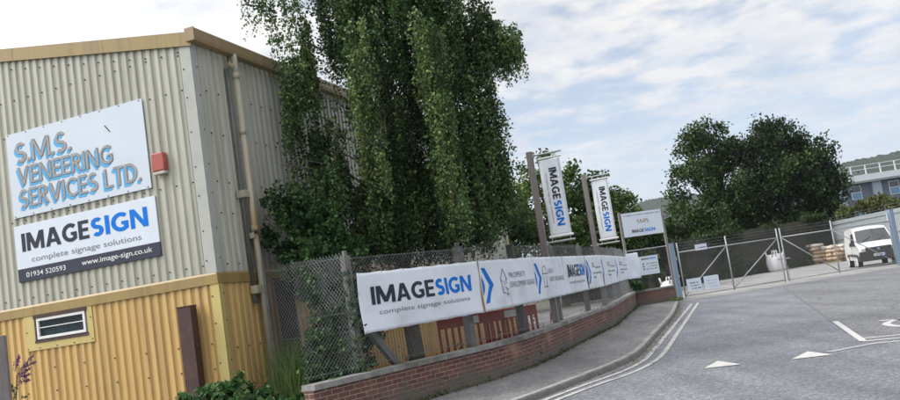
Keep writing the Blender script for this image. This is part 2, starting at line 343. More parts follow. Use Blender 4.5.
class MB:
    def __init__(s): s.v = []; s.f = []; s.m = []; s.uv = []
    def face(s, pts, mi=0, uv=None):
        b = len(s.v); s.v += [tuple(p) for p in pts]; s.f.append(tuple(range(b, b+len(pts)))); s.m.append(mi)
        s.uv.append(uv or [(0, 0)]*len(pts)); return s
    def solid(s, vs, fs, mi=0):
        b = len(s.v); s.v += [tuple(p) for p in vs]
        for f in fs:
            s.f.append(tuple(b+i for i in f)); s.m.append(mi); s.uv.append([(0, 0)]*len(f))
        return s
    BF = [(0, 3, 2, 1), (4, 5, 6, 7), (0, 1, 5, 4), (1, 2, 6, 5), (2, 3, 7, 6), (3, 0, 4, 7)]
    def box(s, c, d, mi=0, rot=None):
        hx, hy, hz = d[0]/2, d[1]/2, d[2]/2
        vs = [Vector(p) for p in ((-hx, -hy, -hz), (hx, -hy, -hz), (hx, hy, -hz), (-hx, hy, -hz), (-hx, -hy, hz), (hx, -hy, hz), (hx, hy, hz), (-hx, hy, hz))]
        if rot is not None:
            Rm = Euler(rot).to_matrix(); vs = [Rm @ v for v in vs]
        c = Vector(c)
        return s.solid([v+c for v in vs], MB.BF, mi)
    def bar(s, p0, p1, wd, dp, mi=0, side=None):
        p0, p1 = Vector(p0), Vector(p1); d = (p1-p0).normalized()
        a = Vector(side) if side else (Vector((0, 0, 1)).cross(d) if abs(d.z) < 0.95 else Vector((1, 0, 0)))
        a = (a - d*a.dot(d)).normalized(); b = d.cross(a)
        vs = []
        for p in (p0, p1):
            for sx, sy in ((-1, -1), (1, -1), (1, 1), (-1, 1)):
                vs.append(p + a*sx*wd/2 + b*sy*dp/2)
        return s.solid(vs, MB.BF, mi)
    def tube(s, pts, rad, n=8, mi=0, cap=True):
        pts = [Vector(p) for p in pts]
        if not hasattr(rad, '__len__'): rad = [rad]*len(pts)
        b = len(s.v); prev = None
        for i, p in enumerate(pts):
            d = (pts[min(i+1, len(pts)-1)] - pts[max(i-1, 0)]).normalized()
            if prev is None:
                a = Vector((1, 0, 0)) if abs(d.x) < 0.8 else Vector((0, 1, 0))
            else: a = prev
            a = (a - d*a.dot(d)).normalized(); prev = a; c = d.cross(a)
            for k in range(n):
                t = 2*math.pi*k/n; s.v.append(tuple(p + (a*math.cos(t) + c*math.sin(t))*rad[i]))
        for i in range(len(pts)-1):
            for k in range(n):
                k2 = (k+1) % n
                s.f.append((b+i*n+k, b+i*n+k2, b+(i+1)*n+k2, b+(i+1)*n+k)); s.m.append(mi); s.uv.append([(0, 0)]*4)
        if cap and n > 2:
            s.f.append(tuple(b+k for k in reversed(range(n)))); s.m.append(mi); s.uv.append([(0, 0)]*n)
            e = b+(len(pts)-1)*n
            s.f.append(tuple(e+k for k in range(n))); s.m.append(mi); s.uv.append([(0, 0)]*n)
        return s
    def prism(s, poly, h0, h1, fn, mi=0):
        """poly of (a, b) pairs extruded from h0 to h1; fn(a, b, h) -> point"""
        n = len(poly); b = len(s.v)
        s.v += [tuple(fn(a, c, h0)) for a, c in poly] + [tuple(fn(a, c, h1)) for a, c in poly]
        fs = [tuple(reversed(range(n))), tuple(range(n, 2*n))] + [(i, (i+1) % n, n+(i+1) % n, n+i) for i in range(n)]
        for f in fs:
            s.f.append(tuple(b+i for i in f)); s.m.append(mi); s.uv.append([(0, 0)]*len(f))
        return s
    def build(s, name, mats, parent=None, smooth=False, bevel=0.0, loc=None):
        me = bpy.data.meshes.new(name)
        me.from_pydata(s.v, [], s.f)
        if not isinstance(mats, (list, tuple)): mats = [mats]
        for m in mats: me.materials.append(m)
        me.polygons.foreach_set('material_index', s.m)
        uvl = me.uv_layers.new(name='UVMap')
        flat = [c for u in s.uv for p in u for c in p]
        uvl.data.foreach_set('uv', flat)
        if smooth: me.polygons.foreach_set('use_smooth', [True]*len(s.f))
        me.update()
        o = bpy.data.objects.new(name, me); COL.objects.link(o)
        if parent: o.parent = parent
        if loc: o.location = loc
        if bevel:
            md = o.modifiers.new('bevel', 'BEVEL'); md.width = bevel; md.segments = 2; md.limit_method = 'ANGLE'
        return o

_txt = {}
def text_mesh(body, bold):
    k = (body, bold)
    if k in _txt: return _txt[k]
    cu = bpy.data.curves.new('lettering', 'FONT'); cu.body = body; cu.offset = bold; cu.resolution_u = 4
    cu.fill_mode = 'FRONT'
    ob = bpy.data.objects.new('lettering', cu); COL.objects.link(ob)
    dg = bpy.context.evaluated_depsgraph_get()
    me = ob.evaluated_get(dg).to_mesh()
    vs = [tuple(v.co) for v in me.vertices]; fs = [tuple(p.vertices) for p in me.polygons]
    ob.evaluated_get(dg).to_mesh_clear()
    bpy.data.objects.remove(ob)
    xs = [v[0] for v in vs]; ys = [v[1] for v in vs]
    _txt[k] = (vs, fs, min(xs), max(xs), min(ys), max(ys))
    return _txt[k]
def put_text(mb, body, rect, y, mi=0, bold=0.0, fit='both', skew=0.0, vertical=False, surf=None):
    """letters filling rect=(x0, z0, x1, z1) in the local x-z plane at depth y (facing -y)"""
    vs, fs, xa, xb, ya, yb = text_mesh(body, bold)
    x0, z0, x1, z1 = rect
    if vertical:   # reads downwards, letter tops to the right
        su, sv_ = (z1-z0)/(xb-xa), (x1-x0)/(yb-ya)
        pts = [(x0 + (v[1]-ya)*sv_, z1 - (v[0]-xa)*su) for v in vs]
    else:
        sx = (x1-x0)/(xb-xa); sz = (z1-z0)/(yb-ya)
        pts = [(x0 + (v[0]-xa)*sx + (v[1]-ya)*sz*skew, z0 + (v[1]-ya)*sz) for v in vs]
    mb.solid([(a, y if surf is None else surf(a, b) + y, b) for a, b in pts], fs, mi)

def _strip(path, w_):
    """quads of constant width along a centre line"""
    P = [Vector(p) for p in path]; q = []
    for i in range(len(P)):
        d = (P[min(i+1, len(P)-1)]-P[max(i-1, 0)]).normalized(); n_ = Vector((-d.y, d.x))*w_/2
        q.append((P[i]+n_, P[i]-n_))
    return [[q[i][1], q[i+1][1], q[i+1][0], q[i][0]] for i in range(len(q)-1)]
def _arc(cx_, cy_, rx, ry, a0, a1, n=14):
    return [(cx_+rx*math.cos(R(a0+(a1-a0)*k/n)), cy_+ry*math.sin(R(a0+(a1-a0)*k/n))) for k in range(n+1)]
def glyph(ch, w):
    """strokes of a heavy humanist capital, cap height 1: (list of strokes, advance)"""
    bx = lambda x0, y0, x1, y1: [[(x0, y0), (x1, y0), (x1, y1), (x0, y1)]]
    sl = lambda x0, x1, y0=0, y1=1, ww=w*1.06: [[(x0, y0), (x0+ww, y0), (x1+ww, y1), (x1, y1)]]
    r = (1-w)/4
    if ch == 'I': return [bx(0, 0, w, 1)], w
    if ch == 'M': return [bx(0, 0, w*.95, 1), bx(.98-w*.95, 0, .98, 1), sl(.49-w*.5, .02, .08, 1), sl(.49-w*.56, .96-w*1.06, .08, 1)], .98
    if ch == 'N': return [bx(0, 0, w*.95, 1), bx(.80-w*.95, 0, .80, 1), sl(.80-w*1.06, 0)], .80
    if ch == 'A': return [sl(0, .40-w*.5), sl(.86-w*1.06, .46-w*.56), bx(.2, .2, .66, .2+w*.85)], .86
    if ch == 'V': return [sl(.40-w*.5, 0), sl(.40-w*.56, .80-w*1.06)], .80
    if ch == 'E': return [bx(0, 0, w, 1), bx(w, 0, .56, w*.88), bx(w, .5-w*.44, .52, .5+w*.44), bx(w, 1-w*.88, .56, 1)], .56
    if ch == 'L': return [bx(0, 0, w, 1), bx(w, 0, .52, w*.9)], .52
    if ch == 'T': return [bx(.31-w/2, 0, .31+w/2, 1-w*.9), bx(0, 1-w*.9, .62, 1)], .62
    if ch == 'G': return [_strip(_arc(.46, .5, .46-w/2, .5-w/2, 48, 318, 20), w), bx(.80-w, .13, .80, .52), bx(.48, .52-w*.8, .80-w, .52)], .82
    if ch == 'C': return [_strip(_arc(.46, .5, .46-w/2, .5-w/2, 48, 312, 20), w)], .76
    if ch == 'D': return [bx(0, 0, w, 1), _strip([(w, w/2), (.26, w/2)] + _arc(.28, .5, .46-w/2, .5-w/2, -90, 90, 16) + [(.26, 1-w/2), (w, 1-w/2)], w)], .74
    if ch == 'S': return [_strip(_arc(.30, 1-w/2-r, .29-w/2, r, 38, 270, 14)[:-1] + [(.30, .5)] + _arc(.30, w/2+r, .29-w/2, r, 90, -142, 14)[1:], w)], .60
    if ch == 'R': return [bx(0, 0, w, 1), _strip([(w, 1-w/2), (.3, 1-w/2)] + _arc(.32, .72, .25-w/2+.03, .28-w/2, 90, -90, 10) + [(.3, .44+w/2), (w, .44+w/2)], w), sl(.64-w*.9, .22, 0, .46)], .66
    if ch == '.': return [bx(0, 0, w*1.05, w*1.05)], w*1.05
    return [], .26
def heavy_text(mb, body, rect, y, mi=0, w=.2, gap=.11, vertical=False, surf=None):
    gap = .075 if w > .18 else .10
    x = 0; polys = []
    for k, ch in enumerate(body):
        st, adv = glyph(ch, w)
        for j, quads in enumerate(st):
            for q in quads: polys.append(([(x+p[0], p[1]) for p in q], j))
        x += adv + gap
    tot = x - gap
    x0, z0, x1, z1 = rect
    for q, j in polys:
        if vertical: pts = [(x0 + b*(x1-x0), z1 - a/tot*(z1-z0)) for a, b in q]
        else: pts = [(x0 + a/tot*(x1-x0), z0 + b*(z1-z0)) for a, b in q]
        yy = y - j*.0006
        if surf is None: mb.face([(a, yy, b) for a, b in pts], mi); continue
        A, B, C2, D = [Vector(p) for p in pts]; nu = max(1, int((B-A).length/.09)); nv = max(1, int((D-A).length/.09))
        for iu in range(nu):
            for iv in range(nv):
                cell = []
                for pu, pv_ in ((iu, iv), (iu+1, iv), (iu+1, iv+1), (iu, iv+1)):
                    q_ = A.lerp(B, pu/nu).lerp(D.lerp(C2, pu/nu), pv_/nv); cell.append((q_.x, surf(q_.x, q_.y)+yy, q_.y))
                mb.face(cell, mi)
def text_part(parent, mat, body, rect, y, surf=None, vertical=False, heavy=None, bold=0.0, name='lettering'):
    mb = MB()
    if heavy: heavy_text(mb, body, rect, y, 0, heavy, vertical=vertical, surf=surf)
    else: put_text(mb, body, rect, y, 0, bold, vertical=vertical, surf=surf)
    return mb.build(name, mat, parent)

def sheet(name, poly, z, mat, kind='structure', skirt=0.0):
    mb = MB(); mb.face([(x, y, z) for x, y in poly])
    if skirt:
        n = len(poly)
        for i in range(n):
            a, b = poly[i], poly[(i+1) % n]
            mb.face([(a[0], a[1], z-skirt), (b[0], b[1], z-skirt), (b[0], b[1], z), (a[0], a[1], z)])
    o = mb.build(name, mat); return prop(o, kind=kind)
def strip_poly(line, o0, o1):
    """polygon between two offsets of a polyline (positive = right hand side)"""
    out = [[], []]
    n = len(line)
    for i in range(n):
        a = Vector(line[max(i-1, 0)]); b = Vector(line[min(i+1, n-1)])
        d = (b-a).normalized(); nr = Vector((d.y, -d.x))
        for k, of in enumerate((o0, o1)): out[k].append(Vector(line[i]) + nr*of)
    return out
def smooth_line(pts, sub=6):
    P = [Vector(p) for p in pts]; out = []
    for i in range(len(P)-1):
        p0, p1, p2, p3 = P[max(i-1, 0)], P[i], P[i+1], P[min(i+2, len(P)-1)]
        for k in range(sub):
            t = k/sub
            out.append(0.5*((2*p1) + (p2-p0)*t + (2*p0-5*p1+4*p2-p3)*t*t + (3*p1-p0-3*p2+p3)*t**3))
    out.append(P[-1]); return out
def paint(name, line, o0, o1, z, mat):
    a, b = strip_poly(line, o0, o1)
    mb = MB()
    for i in range(len(line)-1):
        mb.face([(*b[i], z), (*b[i+1], z), (*a[i+1], z), (*a[i], z)])
    return prop(mb.build(name, mat), kind='structure')

def leaves(name, P, size, mat, parent=None, tint=None, aspect=0.65, droop=0.0, seed=1, kind=None):
    """one rhombic leaf at each point, random turn; tint drives its colour"""
    g = np.random.default_rng(seed); P = np.asarray(P, float); n = len(P)
    size = np.asarray(size, float)*np.ones(n)*g.uniform(0.7, 1.3, n)
    d = g.normal(size=(n, 3)); d[:, 2] -= droop; d /= np.linalg.norm(d, axis=1)[:, None]
    e = g.normal(size=(n, 3)); e -= d*(e*d).sum(1)[:, None]; e /= np.linalg.norm(e, axis=1)[:, None]
    c = np.cross(d, e)
    h = size[:, None]/2; wv = e*h*aspect
    V = np.stack([P - d*h, P + wv - d*h*0.15 + c*h*0.2, P + d*h, P - wv - d*h*0.15 + c*h*0.2], 1).reshape(-1, 3)
    me = bpy.data.meshes.new(name)
    me.vertices.add(n*4); me.vertices.foreach_set('co', V.ravel())
    me.loops.add(n*4); me.loops.foreach_set('vertex_index', np.arange(n*4, dtype=np.int32))
    me.polygons.add(n); me.polygons.foreach_set('loop_start', np.arange(0, n*4, 4, dtype=np.int32))
    me.update(calc_edges=True)
    at = me.attributes.new('tint', 'FLOAT', 'FACE')
    tv = (g.random(n) if tint is None else np.asarray(tint)*np.ones(n) + g.normal(0, 0.23, n)).clip(0, 1)
    at.data.foreach_set('value', tv.astype(np.float32))
    me.materials.append(mat)
    o = bpy.data.objects.new(name, me); COL.objects.link(o)
    if parent: o.parent = parent
    if kind: o['kind'] = kind
    return o

# ================================================================== GROUND
ROADZ = -0.10
sheet('ground', [(-2500, -300), (2500, -300), (2500, 3500), (-2500, 3500)], -0.14, M_ground)
sheet('road', [(-14, -8), (70, -8), (70, 46), (9.7, 37.2), (9.2, 36.2), (-14, 12)], ROADZ, M_road)
KERB = smooth_line([(-9, -2), (-4.2, 4.6), (-1.7, 8.5), (0.60, 11.98), (2.35, 14.55), (2.95, 15.6), (3.45, 16.8), (4.77, 20.83), (6.9, 27.4), (9.35, 35.9)])
WALL_A = Vector((-2.4, 11.9))
dAB = Vector((3.35, 3.95)).normalized(); dBC = Vector((3.55, 9.65)).normalized(); dCD = Vector((2.95, 10.5)).normalized()
B_, C_ = Vector((0.95, 15.85)), Vector((4.5, 25.5))
J1, J2, J3, J4 = WALL_A + dAB*4.23, B_ + dBC*1.78, B_ + dBC*4.62, B_ + dBC*7.33
J5, J6, J7 = C_ - dCD*0.95, C_ + dCD*3.65, C_ + dCD*9.5
WALL_D, WALL_E = Vector((7.42, 35.9)), Vector((9.35, 36.45))
FENCE = [WALL_A, J1, B_ + dBC*0.35 + Vector((-0.06, 0.03)), J2, J3, J4, J5, J6, J7, WALL_D]
plot = [tuple(p) for p in strip_poly(KERB, -0.13, 0)[0]]
sheet('plot_ground', plot + [(9.2, 36.6), (9.2, 70), (-60, 70), (-60, -2)], -0.006, M_soil)
wallface = [tuple(p) for p in strip_poly(FENCE, 0.0, 0)[0]]
sheet('pavement', plot + [tuple(WALL_E)] + list(reversed(wallface)) + [(-4.6, 9.0), (-12, 0)], 0.0, M_pave)
# kerb stones along the carriageway
def resample(line, step):
    out = [line[0]]; acc = 0
    for p, q in zip(line, line[1:]):
        l_ = (q-p).length; d = 0
        while acc + (l_-d) >= step:
            d += step-acc; acc = 0; out.append(p.lerp(q, d/l_))
        acc += l_-d
    return out
def walk(line, s_):
    for p, q in zip(line, line[1:]):
        l_ = (q-p).length
        if s_ <= l_: return p.lerp(q, s_/l_), (q-p).normalized()
        s_ -= l_
    return line[-1].copy(), (line[-1]-line[-2]).normalized()
kb = MB(); rk = random.Random(4); KLEN = sum((q-p).length for p, q in zip(KERB, KERB[1:]))
for k in range(int(KLEN/.915)):
    q0, q1 = k*.915+.011, (k+1)*.915-.011
    (p0, d0), (p1, d1_) = walk(KERB, q0), walk(KERB, q1)
    dz = .004 + rk.uniform(-.004, .006)
    f = lambda p, d, o, z: (p.x+d.y*o, p.y-d.x*o, z)
    prof = [(-.13, ROADZ-.03), (-.13, dz), (-.018, dz), (0, dz-.02), (.012, ROADZ-.03)]
    vs = [f(p0, d0, o, z) for o, z in prof] + [f(p1, d1_, o, z) for o, z in prof]
    kb.solid(vs, [(0, 1, 2, 3, 4), (9, 8, 7, 6, 5)] + [(i, i+5, i+6, i+1) for i in range(2)]); kb.solid(vs, [(i, i+5, i+6, i+1) for i in (2, 3)], 1)
prop(kb.build('kerb', [M_kerb, pmat('grimy kerb face', (0.15, 0.148, 0.145), (0.22, 0.218, 0.212), scale=6, rough=0.95)]), kind='structure')
# yard beyond the gates, bay, threshold
GZ = Vector((10.0, 37.2)); gd = Vector((math.cos(R(11.6)), math.sin(R(11.6)))); gn = Vector((gd.y, -gd.x))
def G(u, v=0.0): p = GZ + gd*u + gn*v; return (p.x, p.y)
sheet('concrete_yard', [G(-3.5, -0.3), G(-.3, 1.2), G(40, 1.9), (50, 62), (31, 66), (10, 58), (7, 44)], ROADZ+0.004, M_yard)
sheet('parking_bay', [(7.58, 17.24), (6.26, 13.36), (7.0, 12.95), (16, 8.0), (40, 20), G(24, 2.4), G(3.4, 2.2)], ROADZ+0.004, M_bay)
# painted markings
ZP = ROADZ + 0.009
KR = KERB[18:]
outer = smooth_line([(-2.6, 6.6), (1.19, 12.09), (2.55, 13.75), (3.15, 14.75), (3.75, 16.2), (5.37, 21.06), (9.26, 32.77)])
inner = smooth_line([(-2.75, 6.75), (1.05, 12.30), (2.45, 14.1), (2.98, 15.0), (3.5, 16.3), (5.14, 21.2), (9.0, 32.75)])
paint('yellow_line', outer, -0.05, 0.05, ZP, M_line)
paint('yellow_line', inner, -0.05, 0.05, ZP, M_line)
gut = [p for p in KERB]
paint('gutter_channel', gut, 0.02, 0.2, ZP-0.004, pmat('gutter grime', (0.13, 0.128, 0.125), (0.20, 0.198, 0.195), scale=5, rough=0.9))
def mark(name, poly, mat, z=ZP): return sheet(name, poly, z, mat)
mark('road_triangle', [(3.58, 13.0), (4.11, 12.82), (4.02, 13.68)], M_tri)
mark('road_triangle', [(4.78, 12.53), (5.34, 12.37), (5.30, 13.16)], M_tri)
mark('bay_line', [(7.56, 17.24), (7.66, 17.2), (6.35, 13.35), (6.25, 13.39)], M_tri, ZP+0.004)
for a, b, ww in (((6.46, 13.77), (12.0, 10.75), .1), ((6.29, 13.36), (12.0, 10.2), .1)):
    d = (Vector(b)-Vector(a)).normalized()*0; dd = (Vector(b)-Vector(a)).normalized(); nn = Vector((-dd.y, dd.x))*ww/2
    mark('bay_line', [tuple(Vector(a)-nn), tuple(Vector(b)-nn), tuple(Vector(b)+nn), tuple(Vector(a)+nn)], M_tri)
paint('rubbed_out_line', [Vector(p) for p in ((5.45, 12.75), (6.2, 12.95), (7.6, 12.3), (11, 10.2))], -0.09, 0.09, ROADZ+.0065, M_faint)
paint('tar_seam', [Vector(p) for p in ((7.6, 17.3), (9.0, 21.4), (10.7, 26.4), (12.2, 30.8), (13.5, 34.8))], -0.03, 0.03, ZP-0.002, M_tar)
paint('tar_seam', [Vector(p) for p in ((9.35, 18.2), (9.7, 18.95), (10.4, 19.6), (11.5, 20.1))], -0.035, 0.035, ZP, M_tar)
# wheel-shaped symbol in the bay, running out of the picture
sym = [Vector((8.35+0.75*math.cos(t), 14.85+0.95*math.sin(t))) for t in [R(60+12*k) for k in range(24)]]
paint('bay_symbol', sym, -0.07, 0.07, ZP, M_tri)
paint('bay_symbol', [Vector((7.95, 16.1)), Vector((8.35, 15.5)), Vector((9.3, 15.2))], -0.07, 0.07, ZP, M_tri)
mark('bay_patch', [(9.5, 18.25), (10.3, 19.3), (11.8, 19.3), (10.6, 17.6)], M_faint)

# ================================================================== INDUSTRIAL UNIT
AZF = R(-19.536)
BX = thing('industrial_unit', 'corrugated industrial unit with sage green upper cladding over tan lower cladding', 'building', (-3.994, 13.5, 0), AZF)
def bw(x, y, z):    # building-local -> world
    c, s_ = math.cos(AZF), math.sin(AZF)
    return (-3.994 + x*c - y*s_, 13.5 + x*s_ + y*c, z)
PITCHX = 0.17
def corr(mb, u0, u1, z0, ztop, place, depth=0.032, mi=0):
    """trapezoid profile from u0 to u1; ztop may be a function of u; place(u, out, z)"""
    prof = []
    u = u0; k = 0
    offs = [(0.0, 0), (0.05, 0), (0.075, 1), (0.145, 1)]
    while u < u1:
        for o_, h in offs:
            if u + o_ < u1: prof.append((u+o_, h*depth))
        u += PITCHX
    prof.append((u1, 0))
    zt = ztop if callable(ztop) else (lambda q: ztop)
    for (a, ha), (b, hb) in zip(prof, prof[1:]):
        mb.face([place(a, ha, z0), place(b, hb, z0), place(b, hb, zt(b)), place(a, ha, zt(a))], mi)
def screws(mb, us, z, place, out=0.036, mi=1, s=0.011):
    for u in us:
        a = place(u, out, z)
        mb.box(a, (s*2, s*2, s*2), mi)
BAND0, BAND1 = 2.40, 2.575
EAVE = 6.56
FW, SD = 12.0, 17.75
verge = lambda x: EAVE - 0.02 + (-x if x > -FW/2 else FW+x)*0.177
front = lambda u, o, z: (u, -o, z)
side = lambda u, o, z: (o, u, z)
WX0, WX1, WZ0, WZ1 = -3.94, -2.81, 1.95, 2.33
mb = MB(); corr(mb, -FW, -4.08, 0.0, BAND0+.02, front); corr(mb, -4.08, -2.72, 0.0, 1.82, front); corr(mb, -2.72, -0.11, 0.0, BAND0+.02, front)
us = [-0.11-0.045-PITCHX*2*k - 0.06 for k in range(34)]
for z in (0.45, 1.0, 1.42): screws(mb, us[::2], z + 0.02*math.sin(z*9), front)
mb.build('lower_front_cladding', [M_tan, M_screw], BX)
mb = MB(); corr(mb, 0.09, SD, 0.0, BAND0+.02, side)
for z in (0.6, 1.3): screws(mb, [0.3+0.34*k for k in range(20)], z, side)
mb.build('lower_side_cladding', [M_tan, M_screw], BX)
mb = MB(); corr(mb, -FW, -0.16, BAND1-.02, lambda u: verge(u)+.0, front)
for z, sk in ((2.72, 0), (4.15, 0), (5.75, 0), (6.42, 1)):
    screws(mb, [u for u in us], z, front) if not sk else screws(mb, us, z, front)
for k, u in enumerate(us): screws(mb, [u], verge(u)-0.22, front)
mb.build('upper_front_cladding', [M_sage, M_screw], BX)
mb = MB(); corr(mb, 0.12, SD, BAND1-.02, EAVE, side)
for z in (2.72, 3.6, 4.15, 5.0, 5.75): screws(mb, [0.3+0.34*k for k in range(30)], z, side)
mb.build('upper_side_cladding', [M_sage, M_screw], BX)
# corner trims
mb = MB()
mb.box((-0.06, -0.041, (BAND1+EAVE)/2), (0.22, 0.008, EAVE-BAND1), 0); mb.box((0.046, 0.045, (BAND1+EAVE)/2), (0.008, 0.165, EAVE-BAND1), 0)
for z in (2.8, 3.3, 3.9, 4.4, 5.0, 5.6, 6.1): mb.box((-0.12, -0.048, z), (.022, .012, .022), 1); mb.box((0.053, 0.09, z+.03), (.012, .022, .022), 1)
mb.build('upper_corner_trim', [pmat('pale corner trim', (0.45, 0.46, 0.42), (0.40, 0.41, 0.38)), M_screw], BX)
mb = MB()
mb.box((-0.03, -0.041, BAND0/2), (0.17, 0.008, BAND0), 0); mb.box((0.046, 0.03, BAND0/2), (0.008, 0.125, BAND0), 0)
for z in (0.5, 1.1, 1.75, 2.2): mb.box((-0.09, -0.048, z), (.022, .012, .022), 1); mb.box((0.053, 0.07, z+.03), (.012, .022, .022), 1)
mb.build('lower_corner_trim', [M_yellow, M_screw], BX)
# flashing band between the claddings
mb = MB()
for (a, b) in ((-FW, -3.95), (-3.945, -1.5), (-1.495, 0.055)):
    mb.prism([(0.043, BAND0), (0.06, BAND0), (0.06, BAND1-.02), (0.037, BAND1+.015), (0.035, BAND1)], a, b, lambda o, z, h: (h, -o, z))
mb.build('front_flashing', M_flash, BX)
mb = MB(); mb.prism([(0.043, BAND0), (0.06, BAND0), (0.06, BAND1-.02), (0.037, BAND1+.015), (0.035, BAND1)], -0.058, SD, lambda o, z, h: (o, h, z))
mb.build('side_flashing', M_flash, BX)
# verge flashing along the gable
mb = MB()
for (a, b) in ((0.10, -1.75), (-1.757, -3.85), (-3.857, -5.99), (-6.0, -FW)):
    for o0, o1, d0, d1 in ((0.05, 0.075, -0.06, 0.17), (-0.25, 0.075, 0.172, 0.182)):
        vs = []
        for x in (a, b):
            for o_, dz in ((o0, d0), (o1, d0), (o1, d1), (o0, d1)): vs.append((x, -o_, verge(x)+dz))
        mb.solid(vs, [(0, 1, 2, 3), (7, 6, 5, 4), (0, 4, 5, 1), (1, 5, 6, 2), (2, 6, 7, 3), (3, 7, 4, 0)])
mb.build('verge_flashing', M_flash, BX)
# gutter along the side eaves
mb = MB()
mb.prism([(0.04, EAVE-.03), (0.20, EAVE-.03), (0.215, EAVE+.03), (0.215, EAVE+.19), (0.19, EAVE+.20), (0.185, EAVE+.03), (0.04, EAVE+.03)], -0.10, SD, lambda o, z, h: (o, h, z))
mb.box((0.128, -0.112, EAVE+.085), (0.19, 0.02, 0.235))
mb.build('gutter', M_gutter, BX, bevel=0.006)
mb = MB()
for a, b in ((0.0, -FW/2), (-FW/2, -FW)):
    ya, yb = -0.02, SD
    vs = [(a, ya, verge(a)+.09), (b, ya, verge(b)+.09), (b, yb, verge(b)+.09), (a, yb, verge(a)+.09)]
    mb.face(vs); mb.face([(x, y, z-.05) for x, y, z in reversed(vs)])
mb.build('roof', M_roof, BX)
mb = MB()
mb.face([(-FW, SD, 0), (0, SD, 0), (0, SD, EAVE), (-FW/2, SD, verge(-FW/2)), (-FW, SD, EAVE)]); mb.face([(-FW, 0, 0), (-FW, SD, 0), (-FW, SD, EAVE), (-FW, 0, EAVE)])
mb.box((-.06, SD+.02, EAVE/2), (.24, .05, EAVE))
mb.build('rear_wall', M_sage, BX)
mb = MB(); mb.tube([(0.12, SD-.35, 0), (0.12, SD-.35, EAVE-.1)], 0.06, 8)
mb.build('downpipe', M_pipe, BX)
# cream downpipe near the corner, twin conduit, brackets and swan neck
PY = 1.05
mb = MB()
mb.tube([(0.17, PY, 0), (0.17, PY, EAVE-.42)], 0.056, 12)
mb.tube([(0.17, PY, EAVE-.47), (0.17, PY, EAVE-.36)], 0.072, 12)
mb.tube([(0.17, PY, EAVE-.36), (0.17, PY+.0, EAVE-.27), (0.17, PY+.015, EAVE-.12), (0.15, PY+.02, EAVE)], [0.06, 0.065, 0.06, 0.062], 12)
mb.tube([(0.17, PY, EAVE-.22), (0.17, PY-.12, EAVE-.26), (0.16, PY-.17, EAVE-.2)], 0.045, 10)
for z in (3.32, 5.1): mb.tube([(0.17, PY, z-.05), (0.17, PY, z+.05)], 0.068, 12)
dp = mb.build('downpipe', M_pipe, BX, smooth=True)
for c_, d_ in (((0.11, PY-.14, 3.95), (0.16, 0.2, 0.13)), ((0.11, PY+.0, 3.2), (0.18, 0.2, 0.10)), ((0.12, PY-.05, 2.24), (0.18, 0.34, 0.14))):
    mb = MB(); mb.box(c_, d_); mb.build('bracket', M_pipe, dp, bevel=0.008)
mb = MB(); mb.tube([(0.09, PY-.15, 2.3), (0.09, PY-.15, EAVE-.3)], 0.036, 8); mb.tube([(0.09, PY-.15, 2.3), (0.09, PY-.15, 2.0)], .042, 8)
mb.build('conduit', M_conduit, BX, smooth=True)
t = thing('old_board', 'dark old boards leaning on the unit wall behind the chain link, with a brown rail', 'board', bw(.16, 1.72, 0), AZF)
for k in range(3):
    mb = MB(); mb.bar((.08, -.16+.2*k, 0), (.0, -.16+.2*k, 2.42-.05*k), .19, .025, side=(0, 1, 0)); mb.build('board', M_darkwood, t)
mb = MB(); mb.bar((.12, .2, 2.02), (.25, 2.3, 2.06), .03, .09); mb.build('rail', M_rust, t)
# window: yellow surround > frame, panes, sill
mb = MB()
for x0, x1, z0, z1 in ((-4.22, WX0-.045, 1.765, 2.398), (WX1+.045, -2.64, 1.765, 2.398), (WX0-.045, WX1+.045, 1.765, WZ0-.06)):
    mb.box(((x0+x1)/2, -0.042, (z0+z1)/2), (x1-x0, 0.012, z1-z0))
for x, z in ((-4.18, 1.8), (-4.18, 2.1), (-2.68, 1.82), (-2.68, 2.2), (-3.9, 1.8), (-3.5, 1.8), (-3.1, 1.8)): mb.box((x, -.05, z), (.02, .01, .02), 1)
win = mb.build('window', [M_yellow, M_screw], BX)
mb = MB()
mb.box(((WX0+WX1)/2, 0.02, WZ0-.035), (WX1-WX0+.11, 0.16, 0.045)); mb.box(((WX0+WX1)/2, -0.02, WZ1+.035), (WX1-WX0+.12, 0.08, 0.06)); mb.box((WX0-.03, 0.0, (WZ0+WZ1)/2), (.035, .10, WZ1-WZ0+.02))
mb.build('reveal', M_rust, win)
mb = MB(); fwd = 0.05
mb.box(((WX0+WX1)/2, -.02, WZ0+fwd/2), (WX1-WX0, .06, fwd)); mb.box(((WX0+WX1)/2, -.02, WZ1-fwd/2), (WX1-WX0, .06, fwd))
mb.box((WX0+fwd/2, -.02, (WZ0+WZ1)/2), (fwd, .06, WZ1-WZ0-2*fwd)); mb.box((WX1-fwd/2, -.02, (WZ0+WZ1)/2), (fwd, .06, WZ1-WZ0-2*fwd))
mb.box(((WX0+WX1)/2, -.03, WZ0+.205), (WX1-WX0-2*fwd, .02, .016))
mb.build('frame', M_white, win, bevel=0.004)
mb = MB(); mb.box(((WX0+WX1)/2, -.012, (WZ0+WZ1)/2), (WX1-WX0-2*fwd-.002, .006, WZ1-WZ0-2*fwd-.002))
gl = bpy.data.materials.new('window glass'); gl.use_nodes = True
_b = gl.node_tree.nodes['Principled BSDF']; _b.inputs['Base Color'].default_value = (.02, .03, .035, 1); _b.inputs['Roughness'].default_value = .04
_t = N(gl.node_tree, 'ShaderNodeBsdfTransparent'); _t.inputs[0].default_value = (.75, .85, .9, 1)
_m = N(gl.node_tree, 'ShaderNodeMixShader'); _m.inputs[0].default_value = .45
